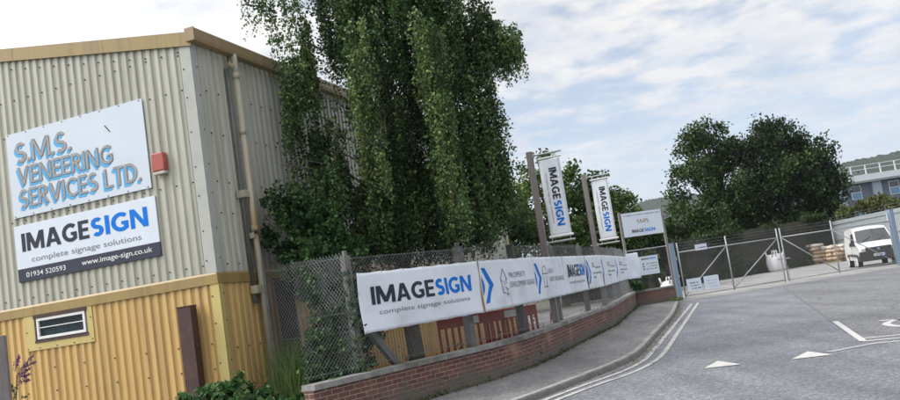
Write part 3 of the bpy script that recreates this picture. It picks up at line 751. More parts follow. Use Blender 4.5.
L(gl.node_tree, _t.outputs[0], _m.inputs[1]); L(gl.node_tree, _b.outputs[0], _m.inputs[2]); L(gl.node_tree, _m.outputs[0], gl.node_tree.nodes['Material Output'].inputs[0])
mb.build('pane', gl, win)
mb = MB()
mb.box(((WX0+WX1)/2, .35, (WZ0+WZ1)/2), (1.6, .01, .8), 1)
for x0, x1, h in ((-3.86, -3.62, .12), (-3.6, -3.34, .19), (-3.3, -3.1, .15), (-3.05, -2.88, .2)):
    mb.box(((x0+x1)/2, .12, WZ0+.05+h/2), (x1-x0, .12, h), 0)
mb.build('window_contents', [pmat('papers on sill', (0.30, 0.38, 0.42), (0.2, 0.27, 0.3), scale=12), M_dark], win)

# ---- facade signs
def fsign(name, label, x, z, wd, ht, th=0.02):
    t = thing(name, label, 'sign', bw(x, -0.036, z), AZF)
    return t
t = fsign('wall_sign', 'weathered pale board with grey and sky blue veneering lettering, upper sign on the gable', -4.215, 4.22, 3.16, 1.58)
mb = MB(); mb.box((1.58, -.012, .79), (3.16, .024, 1.58))
for k in range(8): mb.box((.05+k*.435, -.026, 1.555), (.02, .006, .02), 1); mb.box((.05+k*.435, -.026, .025), (.02, .006, .02), 1)
mb.box((2.36, -.027, 1.21), (.02, .004, .17), 1, rot=(0, R(-38), 0))
mb.build('panel', [M_oldpanel, M_screw], t)
rows = [('S.M.S.', (0.20, 1.0, 1.52, 1.38)), ('VENEERING', (0.20, 0.585, 2.42, 0.92)), ('SERVICES LTD.', (0.20, 0.16, 2.98, 0.50))]
for s_, (x0, z0, x1, z1) in rows:
    mb = MB()
    for dx, dz in ((-.045, -.05), (-.03, -.033), (-.015, -.016)):
        heavy_text(mb, s_, (x0+dx, z0+dz, x1+dx, z1+dz), -.0265+dx*.04, 0, .155)
    heavy_text(mb, s_, (x0-.003, z0-.003, x1+.003, z1+.003), -.031, 1, .155)
    heavy_text(mb, s_, (x0+.004, z0+.006, x1-.004, z1-.006), -.034, 2, .12)
    mb.build('lettering', [M_skyblue, M_letdark, M_letgrey], t)
t = fsign('wall_sign', 'crisp white and slate sign with phone number and web address, lower sign on the gable', -4.24, 3.03, 3.23, 1.04)
mb = MB(); mb.box((1.615, -.012, .64), (3.23, .024, .80)); mb.box((1.615, -.012, .12), (3.23, .024, .238), 1)
mb.build('panel', [M_panel, M_slate], t, bevel=0.003)
BOLD = 0.012
text_part(t, M_ink, 'IMAGE', (.16, .55, 1.74, .885), -.028, heavy=.21); text_part(t, M_blue, 'SIGN', (1.79, .55, 3.04, .885), -.028, heavy=.21)
text_part(t, M_greytext, 'complete signage solutions', (.36, .305, 2.86, .435), -.028)
text_part(t, M_whitetext, '01934 520593', (.20, .075, 1.13, .165), -.028, bold=.004); text_part(t, M_whitetext, 'www.image-sign.co.uk', (1.50, .065, 3.06, .185), -.028, bold=.004)
# alarm box
t = thing('alarm_box', 'small faded red alarm sounder box beside the upper sign on the gable', 'alarm box', bw(-0.935, -.036, 4.40), AZF)
mb = MB(); mb.prism([(0, .05), (.255, .05), (.265, .2), (.25, .37), (.012, .37), (0, .2)], 0, .11, lambda a, c, h: (a, -h, c)); mb.build('cover', M_red, t, bevel=0.02)
mb = MB(); mb.box((.13, -.05, .025), (.24, .1, .05)); mb.build('base_strip', pmat('dirty white plastic', (.55, .5, .45)), t, bevel=0.006)
# stub of steel column by the wall
p = bw(-0.52, -0.19, 0)
t = thing('steel_column', 'short dark brown steel column standing before the tan wall', 'steel column', p, AZF)
mb = MB(); mb.box((0, 0, 1.045), (.27, .16, 2.09)); mb.build('post', M_rust, t, bevel=.003)
mb = MB(); mb.box((0, 0, 2.098), (.285, .175, .014)); mb.box((.15, -.03, 1.45), (.05, .03, .05)); mb.build('cap_plate', M_rust, t)

# ================================================================== BRICK WALL
bwall = thing('brick_wall', 'low weathered red brick boundary wall with concrete coping below the banners', 'wall', (WALL_A.x, WALL_A.y, 0))
WL = FENCE + [WALL_E]
WL = [Vector(p) for p in WL]
WL2 = []
for i in range(len(WL)-1):
    n_ = max(1, int((WL[i+1]-WL[i]).length/1.2))
    if i == len(WL)-2: n_ = 1
    for k in range(n_): WL2.append(WL[i].lerp(WL[i+1], k/n_))
WL2.append(WL[-1])
def mitre(line, of):
    out = []
    for i, p in enumerate(line):
        d1 = (line[i]-line[i-1]).normalized() if i else None
        d2 = (line[i+1]-line[i]).normalized() if i < len(line)-1 else None
        d1 = d1 or d2; d2 = d2 or d1
        n1_ = Vector((d1.y, -d1.x)); n2_ = Vector((d2.y, -d2.x)); m_ = (n1_+n2_).normalized()
        out.append(p + m_*(of/max(.3, m_.dot(n1_))))
    return out
def wall_strip(mb, line, oA, oB, z0, z1, mi=0, ends=True, jit=0.0):
    a, b = mitre(line, oA), mitre(line, oB); u = 0
    for i in range(len(line)-1):
        l_ = (line[i+1]-line[i]).length
        P = lambda q, z: (q.x-WALL_A.x, q.y-WALL_A.y, z)
        mb.face([P(b[i], z0), P(b[i+1], z0), P(b[i+1], z1), P(b[i], z1)], mi, [(u, z0), (u+l_, z0), (u+l_, z1), (u, z1)])
        mb.face([P(a[i+1], z0), P(a[i], z0), P(a[i], z1), P(a[i+1], z1)], mi, [(u+l_, z0), (u, z0), (u, z1), (u+l_, z1)])
        mb.face([P(b[i], z1), P(b[i+1], z1), P(a[i+1], z1), P(a[i], z1)], mi)
        mb.face([P(a[i], z0), P(a[i+1], z0), P(b[i+1], z0), P(b[i], z0)], mi)
        u += l_
    if ends:
        P = lambda q, z: (q.x-WALL_A.x, q.y-WALL_A.y, z)
        w_ = abs(oB-oA)
        mb.face([P(a[0], z0), P(b[0], z0), P(b[0], z1), P(a[0], z1)], mi, [(0, z0), (w_, z0), (w_, z1), (0, z1)])
        mb.face([P(b[-1], z0), P(a[-1], z0), P(a[-1], z1), P(b[-1], z1)], mi, [(0, z0), (w_, z0), (w_, z1), (0, z1)])
mb = MB(); wall_strip(mb, WL2, -0.11, 0.11, -0.05, 0.565); mb.build('brickwork', M_brick, bwall)
mb = MB(); wall_strip(mb, WL2, -0.15, 0.15, 0.568, 0.65); mb.build('coping', M_coping, bwall, bevel=0.012)

# ================================================================== CHAIN LINK FENCE
def mesh_panel(mb, a, b, z0, z1, pitch=0.072, wr=0.0021, of=0.0, base=(0, 0)):
    """two sets of woven diagonal wires between plan points a and b"""
    a, b = Vector(a), Vector(b); Ld = (b-a).length; d = (b-a)/Ld; nn = Vector((d.y, -d.x)); H = z1-z0
    for sgn, dy in ((1, of+.003), (-1, of-.003)):
        c = -H if sgn > 0 else 0.0
        lim = Ld if sgn > 0 else Ld+H
        while c < lim:
            # line u = c + sgn*(z-z0)
            if sgn > 0: t0, t1 = max(0, -c), min(H, Ld-c)
            else: t0, t1 = max(0, c-Ld), min(H, c)
            if t1 - t0 > 0.05:
                pts = []
                for t_ in (t0, t1):
                    u = c + sgn*t_; q = a + d*u + nn*dy
                    pts.append((q.x-base[0], q.y-base[1], z0+t_))
                mb.tube(pts, wr, 3, cap=False)
            c += pitch
def wire(mb, pts, z, r=0.003, base=(0, 0)):
    mb.tube([(p[0]-base[0], p[1]-base[1], z) for p in pts], r, 4, cap=False)
FZ0, FZ1 = 0.70, 2.46
fen = thing('chain_link_fence', 'chain link fence on posts above the brick boundary wall, banners tied on it', 'fence', (WALL_A.x, WALL_A.y, 0))
bA = (WALL_A.x, WALL_A.y)
FL = mitre([Vector(p) for p in FENCE], -0.05)
mb = MB()
for i in range(len(FL)-1): mesh_panel(mb, FL[i], FL[i+1], FZ0, FZ1 + 0.05*math.sin(i*2.1), pitch=.072 if i < 4 else .09, wr=.0021 if i < 3 else .0026, base=bA)
mb.build('mesh', M_wire, fen)
for z in (FZ1-.02, 1.6, FZ0+.05):
    mb = MB(); wire(mb, FL, z, .0035, bA); mb.build('line_wire', M_wire, fen)
PL = mitre([Vector(p) for p in FENCE], -0.16)
def along(line, s_):
    for i in range(len(line)-1):
        l_ = (line[i+1]-line[i]).length
        if s_ <= l_ or i == len(line)-2: return line[i] + (line[i+1]-line[i])*(s_/l_), (line[i+1]-line[i]).normalized()
        s_ -= l_
for s_, wd, mt in ((1.24, .12, M_conc), (4.05, .15, M_conc), (6.35, .14, M_darkwood), (9.6, .13, M_conc), (13.0, .13, M_conc), (16.5, .12, M_conc), (20.0, .12, M_conc), (23.5, .12, M_conc), (25.6, .12, M_conc)):
    p, d = along(PL, s_)
    mb = MB(); q = p - Vector((d.y, -d.x))*wd/2
    mb.bar((q.x-bA[0], q.y-bA[1], -.01), (q.x-bA[0], q.y-bA[1], 2.5), wd, wd, side=(d.x, d.y, 0))
    if mt is M_conc:   # cranked top arm
        mb.bar((q.x-bA[0], q.y-bA[1], 2.5), (q.x-bA[0]+d.y*.0, q.y-bA[1], 2.58), wd*.5, wd*.5, side=(d.x, d.y, 0))
    mb.build('post', mt, fen, bevel=.008)
p, d = along(PL, 1.45); q, _ = along(PL, 2.2)
nb_ = Vector((-d.y, d.x))*.12
mb = MB(); mb.bar((p.x+nb_.x-bA[0], p.y+nb_.y-bA[1], 1.45), (q.x+nb_.x-bA[0]+.12, q.y+nb_.y-bA[1]+.12, 0.3), .11, .11); mb.build('brace', M_conc, fen, bevel=.006)
iv_ = []
p, d = along(PL, 1.24)
for k in range(700): iv_.append((p.x-bA[0]+NPR.normal(0, .10), p.y-bA[1]+NPR.normal(-.02, .09), .65+NPR.random()**1.4*1.6))
iv_ = [q for q in iv_ if (q[0]+bA[0]-p.x)*d.x+(q[1]+bA[1]-p.y)*d.y < -.03]
leaves('ivy', iv_, .075, L_climb, fen, .3, seed=33)
# short return from the wall end to the unit
NF0, NF1 = WALL_A + dAB*1.1 + Vector((-.1, .1)), Vector((-3.42, 14.42))
fn = thing('chain_link_fence', 'short overgrown run of chain link fence between the unit and the wall end', 'fence', (NF0.x, NF0.y, 0))
bN = (NF0.x, NF0.y)
mb = MB(); mesh_panel(mb, NF0, NF1, 0.05, 2.55, pitch=.085, wr=.003, base=bN); mb.build('mesh', pmat('newer galvanised wire', (0.40, 0.41, 0.42), (0.26, 0.265, 0.27)), fn)
mb = MB(); mb.bar((NF1.x-NF0.x, NF1.y-NF0.y, 0), (NF1.x-NF0.x, NF1.y-NF0.y, 2.55), .05, .05); mb.build('post', M_conduit, fn)
for z in (2.48, 1.3):
    mb = MB(); wire(mb, [NF0, NF1], z, .0035, bN); mb.build('line_wire', M_wire, fn)
# chain link over the far return wall
DE = (WALL_E-WALL_D).normalized()
fr = thing('chain_link_fence', 'chain link fence with a top rail on the short far wall beside the gate', 'fence', (WALL_D.x, WALL_D.y, 0))
bD = (WALL_D.x, WALL_D.y)
mb = MB(); mesh_panel(mb, WALL_D, WALL_E, .66, 2.42, .1, .003, base=bD); mb.build('mesh', M_wire, fr)
mb = MB(); mb.tube([(0, 0, 2.42), (*(WALL_E-WALL_D), 2.42)], .022, 8); mb.build('top_rail', M_galv, fr)
mb = MB(); mb.tube([(0, 0, .64), (0, 0, 2.5)], .03, 8); mb.build('post', M_galv, fr)

# ================================================================== BANNERS ON THE FENCE
BZ0, BZ1 = 1.225, 2.19
def banner(a, b, label, deco, of=0.03, z0=BZ0, z1=BZ1, sag=0.012, seed=0):
    a, b = Vector(a), Vector(b); Ld = (b-a).length; d = (b-a)/Ld; nn = Vector((d.y, -d.x))
    a2 = a + nn*of
    t = thing('banner', label, 'banner', (a2.x, a2.y, z0), math.atan2(d.y, d.x), 'banners tied along the fence')
    H = z1-z0; W_ = Ld-.02
    g = random.Random(seed); ph = [g.uniform(0, 6.28) for _ in range(6)]
    def surf(x, z):   # ripples in the hung sheet (outwards is -y)
        e = math.sin(math.pi*min(max(z/H, 0), 1))
        return -.012 + .020*e*math.sin(x*2.3+ph[0]+z*1.5) + .011*math.sin(x*5.1+z*3.0+ph[1])*e + .005*math.sin(x*11+z*7+ph[2])
    def edge(x, z):
        return z + (sag*abs(math.sin(x*math.pi/.5))*(1 if z > H/2 else -1)*-1 if z in (0, H) else 0)
    nx, nz = 72, 16
    mb = MB(); vs = []
    for j in range(nz+1):
        for i in range(nx+1):
            x = .01 + W_*i/nx; z = H*j/nz
            vs.append((x, surf(x, z), edge(x, z) if j in (0, nz) else z))
    mb.solid(vs, [(j*(nx+1)+i, j*(nx+1)+i+1, (j+1)*(nx+1)+i+1, (j+1)*(nx+1)+i) for j in range(nz) for i in range(nx)])
    o = mb.build('sheet', M_banner, t, smooth=True)
    sd = o.modifiers.new('thickness', 'SOLIDIFY'); sd.thickness = .003
    mb = MB()
    for i in range(int(Ld/.5)+1):
        x = min(.05 + i*.5, Ld-.05)
        for z in (.02, H-.02): mb.tube([(x, surf(x, z)-.006, z), (x, .03, z+(.04 if z > .1 else -.04))], .006, 5)
    mb.build('eyelet_tie', M_screw, t)
    if deco:
        deco(t, surf, Ld, H)
    return t
PO = -.006
def quad_on(mb, surf, pts, mi):
    mb.face([(x, surf(x, z)+PO, z) for x, z in pts], mi)
def chevron(mb, surf, x, mi=1, H=.965, wd=.16, pt=.30):
    n = 8
    for half in (0, 1):
        for k in range(n):
            q0, q1 = k/n, (k+1)/n
            z = [(.16+.34*q, .50 + .0*q) for q in (q0, q1)]
            za = .16+(.33*q0); zb = .16+.33*q1
            xa = x+pt*q0; xb = x+pt*q1
            P = [(xa, za), (xa+wd, za), (xb+wd, zb), (xb, zb)]
            if half: P = [(a, 2*.49-c) for a, c in reversed(P)]
            quad_on(mb, surf, P, mi)
    quad_on(mb, surf, [(x-.04, .30), (x+.05, .40), (x+.08, .49), (x+.05, .58), (x-.04, .68)], mi)
def line_on(mb, surf, p0, p1, wd, mi):
    p0, p1 = Vector(p0), Vector(p1); d = (p1-p0).normalized(); n_ = Vector((-d.y, d.x))*wd/2
    quad_on(mb, surf, [tuple(p0-n_), tuple(p1-n_), tuple(p1+n_), tuple(p0+n_)], mi)
def house(mb, surf, x, z, s_=1.0):
    P = lambda a, b: (x+a*s_, z+b*s_)
    for a, b in (((0, .30), (.15, .52)), ((.15, .52), (.30, .30)), ((.04, .33), (.04, .05)), ((.26, .33), (.26, .22)), ((.04, .05), (.2, .05)), ((.04, .28), (.12, .28)), ((.18, .28), (.18, .2)), ((.1, .18), (.1, .08)), ((.2, .16), (.32, .10)), ((.2, .02), (.34, .02)), ((.27, .10), (.27, -.02))):
        line_on(mb, surf, P(*a), P(*b), .022, 0)
def hat(mb, surf, x, z):
    pts = [(x+.16-.16*math.cos(t), z+.32+.16*math.sin(t)) for t in [math.pi*k/8 for k in range(9)]]
    for a, b in zip(pts, pts[1:]): line_on(mb, surf, a, b, .022, 0)
    line_on(mb, surf, (x-.03, z+.31), (x+.36, z+.31), .025, 0)
    line_on(mb, surf, (x+.06, z+.26), (x+.06, z+.05), .022, 0); line_on(mb, surf, (x+.25, z+.26), (x+.25, z+.05), .022, 0); line_on(mb, surf, (x+.0, z+.02), (x+.32, z+.02), .03, 0)
def logo(t, surf, x0, x1, z0, z1):
    m_ = x0 + (x1-x0)*.59
    text_part(t, M_ink, 'IMAGE', (x0, z0, m_-.016, z1), PO, surf, heavy=.205); text_part(t, M_blue, 'SIGN', (m_+.02, z0, x1, z1), PO, surf, heavy=.205)
def greek(mb, surf, x0, x1, zs, mi=2, seed=3):
    g = random.Random(seed)
    for z in zs:
        x = x0
        while x < x1:
            w_ = g.uniform(.03, .07); quad_on(mb, surf, [(x, z), (x+w_, z), (x+w_, z+.045), (x, z+.045)], mi); x += w_ + g.choice((.018, .02, .06))
def printed(t, name, mat, fn):
    mb = MB(); fn(mb); return mb.build(name, mat, t)
def d1(t, s_, Ld, H):
    logo(t, s_, .27, 2.80, .435, .725)
    text_part(t, M_greytext, 'complete signage solutions', (.40, .245, 2.70, .345), PO, s_)
def d2(t, s_, Ld, H):
    printed(t, 'chevron', [M_ink, M_blue], lambda mb: chevron(mb, s_, .07)); printed(t, 'house_icon', M_greytext, lambda mb: house(mb, s_, .86, .25))
    text_part(t, M_greytext, 'PROPERTY', (1.28, .575, 2.1, .685), PO, s_); text_part(t, M_greytext, 'DEVELOPMENT SIGNAGE', (1.28, .385, Ld-.08, .495), PO, s_)
def d3(t, s_, Ld, H):
    printed(t, 'chevron', [M_ink, M_blue], lambda mb: chevron(mb, s_, .07)); printed(t, 'hard_hat_icon', M_greytext, lambda mb: hat(mb, s_, .66, .27))
    text_part(t, M_greytext, 'HEALTH', (1.12, .575, 1.75, .685), PO, s_); text_part(t, M_greytext, 'SAFETY SIGNAGE', (1.12, .385, Ld-.12, .495), PO, s_)
def d4(t, s_, Ld, H):
    logo(t, s_, .32, Ld-.15, .42, .74); text_part(t, M_greytext, 'complete signage solutions', (.42, .23, Ld-.3, .33), PO, s_)
def dN(seed):
    def f(t, s_, Ld, H):
        printed(t, 'chevron', [M_ink, M_blue], lambda mb: chevron(mb, s_, .07))
        printed(t, 'printing', M_greytext, lambda mb: greek(mb, s_, Ld*.38, Ld*.55, (.70, .62, .42, .30), 0, seed)); printed(t, 'printing', M_greytext, lambda mb: greek(mb, s_, Ld*.6, Ld*.92, (.58, .42), 0, seed+9))
    return f
FB = [Vector(p) for p in FENCE]
a1 = WALL_A + dAB*1.19
banner(a1, J1, 'nearest white banner with a large dark and blue company name', d1, seed=1)
banner(J1, J2, 'white banner with a house icon and property development lettering', d2, of=.05, seed=2)
banner(J2, J3, 'white banner with a hard hat icon and safety lettering', d3, seed=3)
banner(J3, J4, 'far white banner bearing the company name without a chevron', d4, seed=4)
banner(J4, J5, 'far white banner with a blue chevron directly right of the company name', dN(5), seed=5)
banner(J5, J6, 'far white banner between two others, second blue chevron beyond the company name', dN(6), seed=6)
banner(J6, J7, 'farthest chevron banner, next to the wall corner with the green shrub', dN(7), seed=7)
wr_e = J7 + Vector((.62, .28))
banner(J7 + Vector((.03, 0)), wr_e, 'blank white end piece of banner wrapped round the fence corner', None, of=.0, seed=8, z0=1.2, z1=2.3)

# ================================================================== FLAG BANNERS ON POLES
def flagpole(bx, by, u0, label, seed):
    F20 = R(-20)
    x, y = bx + u0*math.cos(F20), by + u0*math.sin(F20)
    t = thing('banner_pole', label, 'banner pole', (x, y, 0), F20, 'banner poles behind the fence')
    mb = MB(); mb.box((0, 0, 2.36), (.14, .14, 4.72)); mb.build('pole', M_wood, t, bevel=.012)
    for z in (4.61, 2.51):
        mb = MB(); mb.tube([(-.12 if z > 3 else -.14, 0, z), (.76, 0, z)], .022, 8); mb.box((.085, 0, z), (.03, .12, .1)); mb.build('arm', M_galv, t, smooth=False)
    for z, z2, r_ in ((4.5, 4.61, .024), (2.63, 2.51, .03)):
        mb = MB(); mb.tube([(.16, 0, z), (.74, 0, z)], r_, 8)
        for q in (.22, .66): mb.tube([(q, 0, z), (q, 0, z2)], .006, 4)
        mb.build('batten', M_white, t)
    mb = MB(); nx, nz = 6, 24; vs = []
    sf = lambda a, b: .014*math.sin(b*2.6+seed) + .008*math.sin(a*7+b*4+seed)
    for j in range(nz+1):
        for i in range(nx+1):
            a = .19 + .51*i/nx; b = 2.64 + 1.86*j/nz; vs.append((a, sf(a, b), b))
    mb.solid(vs, [(j*(nx+1)+i, j*(nx+1)+i+1, (j+1)*(nx+1)+i+1, (j+1)*(nx+1)+i) for j in range(nz) for i in range(nx)])
    fl = mb.build('flag', M_banner, t, smooth=True); sd = fl.modifiers.new('thickness', 'SOLIDIFY'); sd.thickness = .002; sd.offset = 0
    text_part(fl, M_ink, 'IMAGE', (.40, 3.50, .585, 4.25), -.006, sf, True, .205); text_part(fl, M_blue, 'SIGN', (.40, 2.87, .585, 3.46), -.006, sf, True, .205)
    text_part(fl, M_greytext, 'complete signage solutions', (.29, 2.95, .345, 4.15), -.006, sf, True)
flagpole(1.877, 19.238, .22, 'taller, nearer timber pole with a hanging white flag banner', 0.4)
flagpole(4.076, 25.1, .21, 'farther timber pole with a hanging white flag banner, left of the name board', 2.1)

# ================================================================== NAME BOARD, NOTICES
az13 = R(13)
t = thing('sign_board', 'white name board on two grey posts at the yard entrance', 'sign', (7.5, 36.5, 0), az13)
for u in (0.03, 2.10):
    mb = MB(); mb.box((u, .03, 2.1), (.11, .09, 4.2)); mb.build('post', M_wood, t, bevel=.01)
mb = MB(); mb.box((1.065, -.03, 3.59), (1.94, .03, 1.08)); mb.build('panel', M_panel, t, bevel=.004)
mb = MB(); f0 = lambda a, b: -.043
greek(mb, f0, .18, 1.95, (3.99,), 2, 21)
mb.build('printing', [M_ink, M_blue, M_greytext, M_gold], t)
text_part(t, M_gold, 'SMS', (.78, 3.62, 1.38, 3.80), -.048, heavy=.17)
text_part(t, M_ink, 'IMAGE', (.48, 3.21, 1.06, 3.36), -.048, heavy=.21); text_part(t, M_blue, 'SIGN', (1.09, 3.21, 1.62, 3.36), -.048, heavy=.21)
ang = math.atan2(DE.y, DE.x)
pn = Vector((7.5, 36.5)) + Vector((math.cos(az13), math.sin(az13)))*.55
t = thing('notice_board', 'square white notice board hung on the fence above the far return wall', 'sign', (7.92, 35.97, 1.28), ang)
mb = MB(); mb.box((.46, -.02, .41), (.92, .02, .82)); mb.build('panel', M_panel, t)
mb = MB(); f0 = lambda a, b: -.029
text_part(t, M_ink, 'IMAGE', (.12, .66, .48, .745), -.034, heavy=.21); text_part(t, M_blue, 'SIGN', (.50, .66, .83, .745), -.034, heavy=.21)
for z, x0 in ((.46, .34), (.34, .42), (.22, .3)): greek(mb, f0, x0, .8, (z,), 2, int(z*100)); quad_on(mb, f0, [(.14, z), (.21, z), (.21, z+.06), (.14, z+.06)], 0)
mb.build('printing', [M_ink, M_blue, M_greytext], t)

# ================================================================== GATES
def gate_post(u, label, mt, wd, h):
    x, y = G(u); t = thing('gate_post', label, 'gate post', (x, y, ROADZ), R(11.6))
    mb = MB(); mb.box((0, 0, h/2), (wd, wd, h)); mb.build('post', mt, t, bevel=.008)
    mb = MB(); mb.box((0, 0, h+.012), (wd+.02, wd+.02, .02)); mb.build('cap', mt, t)
    for z in (.5, 1.9):
        mb = MB(); mb.box((wd*.6 if u < 5 else -wd*.6, 0, z), (.12, .05, .06)); mb.tube([(wd*.9 if u < 5 else -wd*.9, 0, z-.08), (wd*.9 if u < 5 else -wd*.9, 0, z+.08)], .02, 8); mb.build('hinge', M_galv, t)
gate_post(-.27, 'blue grey gate post at the end of the brick wall', M_bluepost, .20, 2.6)
gate_post(11.30, 'pale grey gate post at the right in front of the van', M_bluepost, .22, 2.7)
def gate_leaf(u0, u1, um, label, swap):
    x, y = G(u0); t = thing('gate_leaf', label, 'gate', (x, y, 0), R(11.6), 'pair of mesh yard gates')
    W_ = u1-u0; zb, zm, zt = .06, 2.06, 2.5; m_ = um-u0
    r = .032
    mb = MB()
    for x_, z1 in ((0, zt), (m_, zt), (W_, zt)): mb.tube([(x_, 0, -.02 if x_ else 0), (x_, 0, z1)], r, 10)
    mb.tube([(0, 0, zm), (W_, 0, zm)], r*.95, 10); mb.tube([(0, 0, zb), (W_, 0, zb)], r, 10)
    mb.build('frame', M_galv, t, smooth=True)
    za_, zb_ = (zb+.04, zm-.05) if not swap else (zm-.05, zb+.05)
    for xa_, xb_ in ((.05, m_-.05), (m_+.05, W_-.05)):
        mb = MB(); mb.tube([(xa_, 0, za_), (xb_, 0, zb_)], r*.8, 8); mb.build('brace', M_galv, t, smooth=True)
    mb = MB(); mesh_panel(mb, (0, 0), (W_, 0), zb, zm, .12, .003, of=-.035); mb.build('mesh', M_wire, t)
    for z in (2.2, 2.34, 2.47): mb = MB(); mb.tube([(0, 0, z), (W_, 0, z)], .004, 4); mb.build('barbed_wire', M_wire, t)
    mb = MB(); e = W_ if not swap else 0
    mb.box((e + (-.1 if not swap else .1), -.05, 1.05), (.28, .03, .06)); mb.tube([(e + (-.05 if not swap else .05), -.05, -.08), (e + (-.05 if not swap else .05), -.05, .7)], .014, 8); mb.build('drop_bolt', M_galv, t)
    return t
gate_leaf(.02, 5.10, 2.46, 'left steel mesh gate leaf carrying white warning signs', False)
gate_leaf(5.28, 11.10, 8.0, 'right steel mesh gate leaf in front of the white van', True)
def gate_sign(u, z, wd, ht, label, seed, faded=False, cat='sign'):
    x, y = G(u, .07); t = thing('gate_sign', label, cat, (x, y, z), R(11.6))
    mb = MB(); mb.box((wd/2, 0, ht/2), (wd, .012, ht)); mb.build('panel', M_panel, t)
    mb = MB(); f0 = lambda a, b: -.006
    hs = (.62, .40, .18) if ht > .4 else (.35,)
    for k, h in enumerate(hs): greek(mb, f0, wd*.2+.04*k, wd*.82, (ht*h,), 2 if faded else 0, seed+k)
    mb.build('printing', [M_ink, M_blue, pmat('faded print', (.42, .5, .58))], t)
gate_sign(.14, .22, .72, .58, 'white sign with dark print low on the left gate leaf, nearest the blue post', 31)
gate_sign(1.0, .19, .74, .62, 'bleached sign with faded print low on the left gate leaf', 41, True)
gate_sign(.86, 2.02, .58, .27, 'small white plate on the top rail of the left gate leaf', 51)

# ================================================================== YARD: REAR FENCE, SHEET FENCE, VAN, BAGS, SACKS
R0 = Vector((18.46, 59.25)); rd = Vector((math.cos(R(25)), math.sin(R(25))))
rf = thing('netted_fence', 'tall dark netted fence along the back of the yard', 'fence', (R0.x, R0.y, ROADZ), R(25))
mb = MB(); g = random.Random(5)
xs = [-13 + .33*k for k in range(78)]
tops = [3.12 + (x+3)*.032 + .05*g.uniform(-1, 1) for x in xs]
for i in range(len(xs)-1):
    y0 = .05*math.sin(xs[i]*3.1); y1 = .05*math.sin(xs[i+1]*3.1)
    for j in range(5):
        z0a, z1a = tops[i]*j/5, tops[i]*(j+1)/5; z0b, z1b = tops[i+1]*j/5, tops[i+1]*(j+1)/5
        k0, k1 = [.09*math.sin(jj*2.3+2.0) for jj in (j, j+1)]
        mb.face([(xs[i], y0+k0, z0a), (xs[i+1], y1+k0, z0b), (xs[i+1], y1+k1, z1b), (xs[i], y0+k1, z1a)])
o = mb.build('netting', M_net, rf); sd = o.modifiers.new('thickness', 'SOLIDIFY'); sd.thickness = .01
mb = MB(); mesh_panel(mb, (-13, -.15), (12.2, -.15), .1, 3.4, .16, .004); mb.build('mesh', M_darkwire, rf)
for k in range(9):
    mb = MB(); x = -12.6+3.05*k; mb.box((x, -.12, 1.7), (.06, .06, 3.4)); mb.build('post', M_darkwood, rf)
vx, tv = [], []
gg = np.random.default_rng(3)
n_ = 20000
ux = gg.uniform(-13, 12.2, n_); zx = np.abs(gg.normal(0, 1.0, n_)); keep = (np.sin(ux*1.3)+np.sin(ux*.61+1)+gg.normal(0, .5, n_)) > .1
tp = 3.2+(ux+3)*.032
pz = np.where(gg.random(n_) < .35, tp + gg.normal(-.1, .22, n_), tp*gg.random(n_))
P = np.stack([ux, gg.uniform(-.2, .3, n_), pz], 1)[keep]
leaves('ivy', P, .17, L_oak, rf, .32, seed=4)
hp = []
for k in range(26):
    hx, hh = gg.uniform(-12.5, 12), gg.uniform(.3, 1.6)
    m_ = int(160*hh); hp.append(np.stack([gg.normal(hx, .45, m_), gg.uniform(-.55, -.18, m_), np.abs(gg.normal(0, hh*.5, m_))], 1))
leaves('creeper', np.concatenate(hp), .16, L_weed, rf, .25, seed=44)
sf_o = Vector((29.6, 64.3)); sf_e = Vector((28.2, 50.5)); sdv = (sf_e-sf_o); sLen = sdv.length
t = thing('sheet_fence', 'pale grey ribbed sheet fence along the right side of the yard', 'fence', (sf_o.x, sf_o.y, ROADZ), math.atan2(sdv.y, sdv.x))
mb = MB()
k = 0; x = 0
while x < sLen + 8:
    mb.box((x+.11, 0, 1.53), (.2, .03, 3.06)); mb.box((x+.22, .03, 1.53), (.04, .05, 3.06)); x += .27
mb.build('sheeting', M_sheetfence, t)
for z in (.5, 1.6, 2.8): mb = MB(); mb.box((sLen/2+3, -.05, z), (sLen+7, .05, .06)); mb.build('rail', M_galv, t)
mb = MB()
for z in (3.2, 3.4): mb.tube([(0, 0, z), (sLen+8, 0, z)], .008, 4)
for q in range(9): mb.bar((q*2.6, 0, 2.9), (q*2.6, 0, 3.45), .03, .03)
mb.build('topping_wire', M_conduit, t)

# -------- van
VH = math.atan2(-.953, -.303)      # heading of the nose
vc = Vector((21.55, 42.5))         # middle of the front axle
van = thing('parked_van', 'white small panel van with black bumper parked nose on behind the gate', 'van', (vc.x, vc.y, ROADZ), VH)
VW = .90
def vprof(scale_y): pass
body = [(.86, .36), (.88, .62), (.80, .92), (.40, 1.08), (.12, 1.14), (-.62, 1.74), (-.95, 1.86), (-2.2, 1.90), (-3.35, 1.86), (-3.46, 1.70), (-3.52, .9), (-3.5, .36)]
mb = MB()
secs = []
for (x, z) in body:
    wv_ = VW - max(0, z-1.0)*.16
    secs.append((x, z, wv_ if x < .7 else wv_-.07))
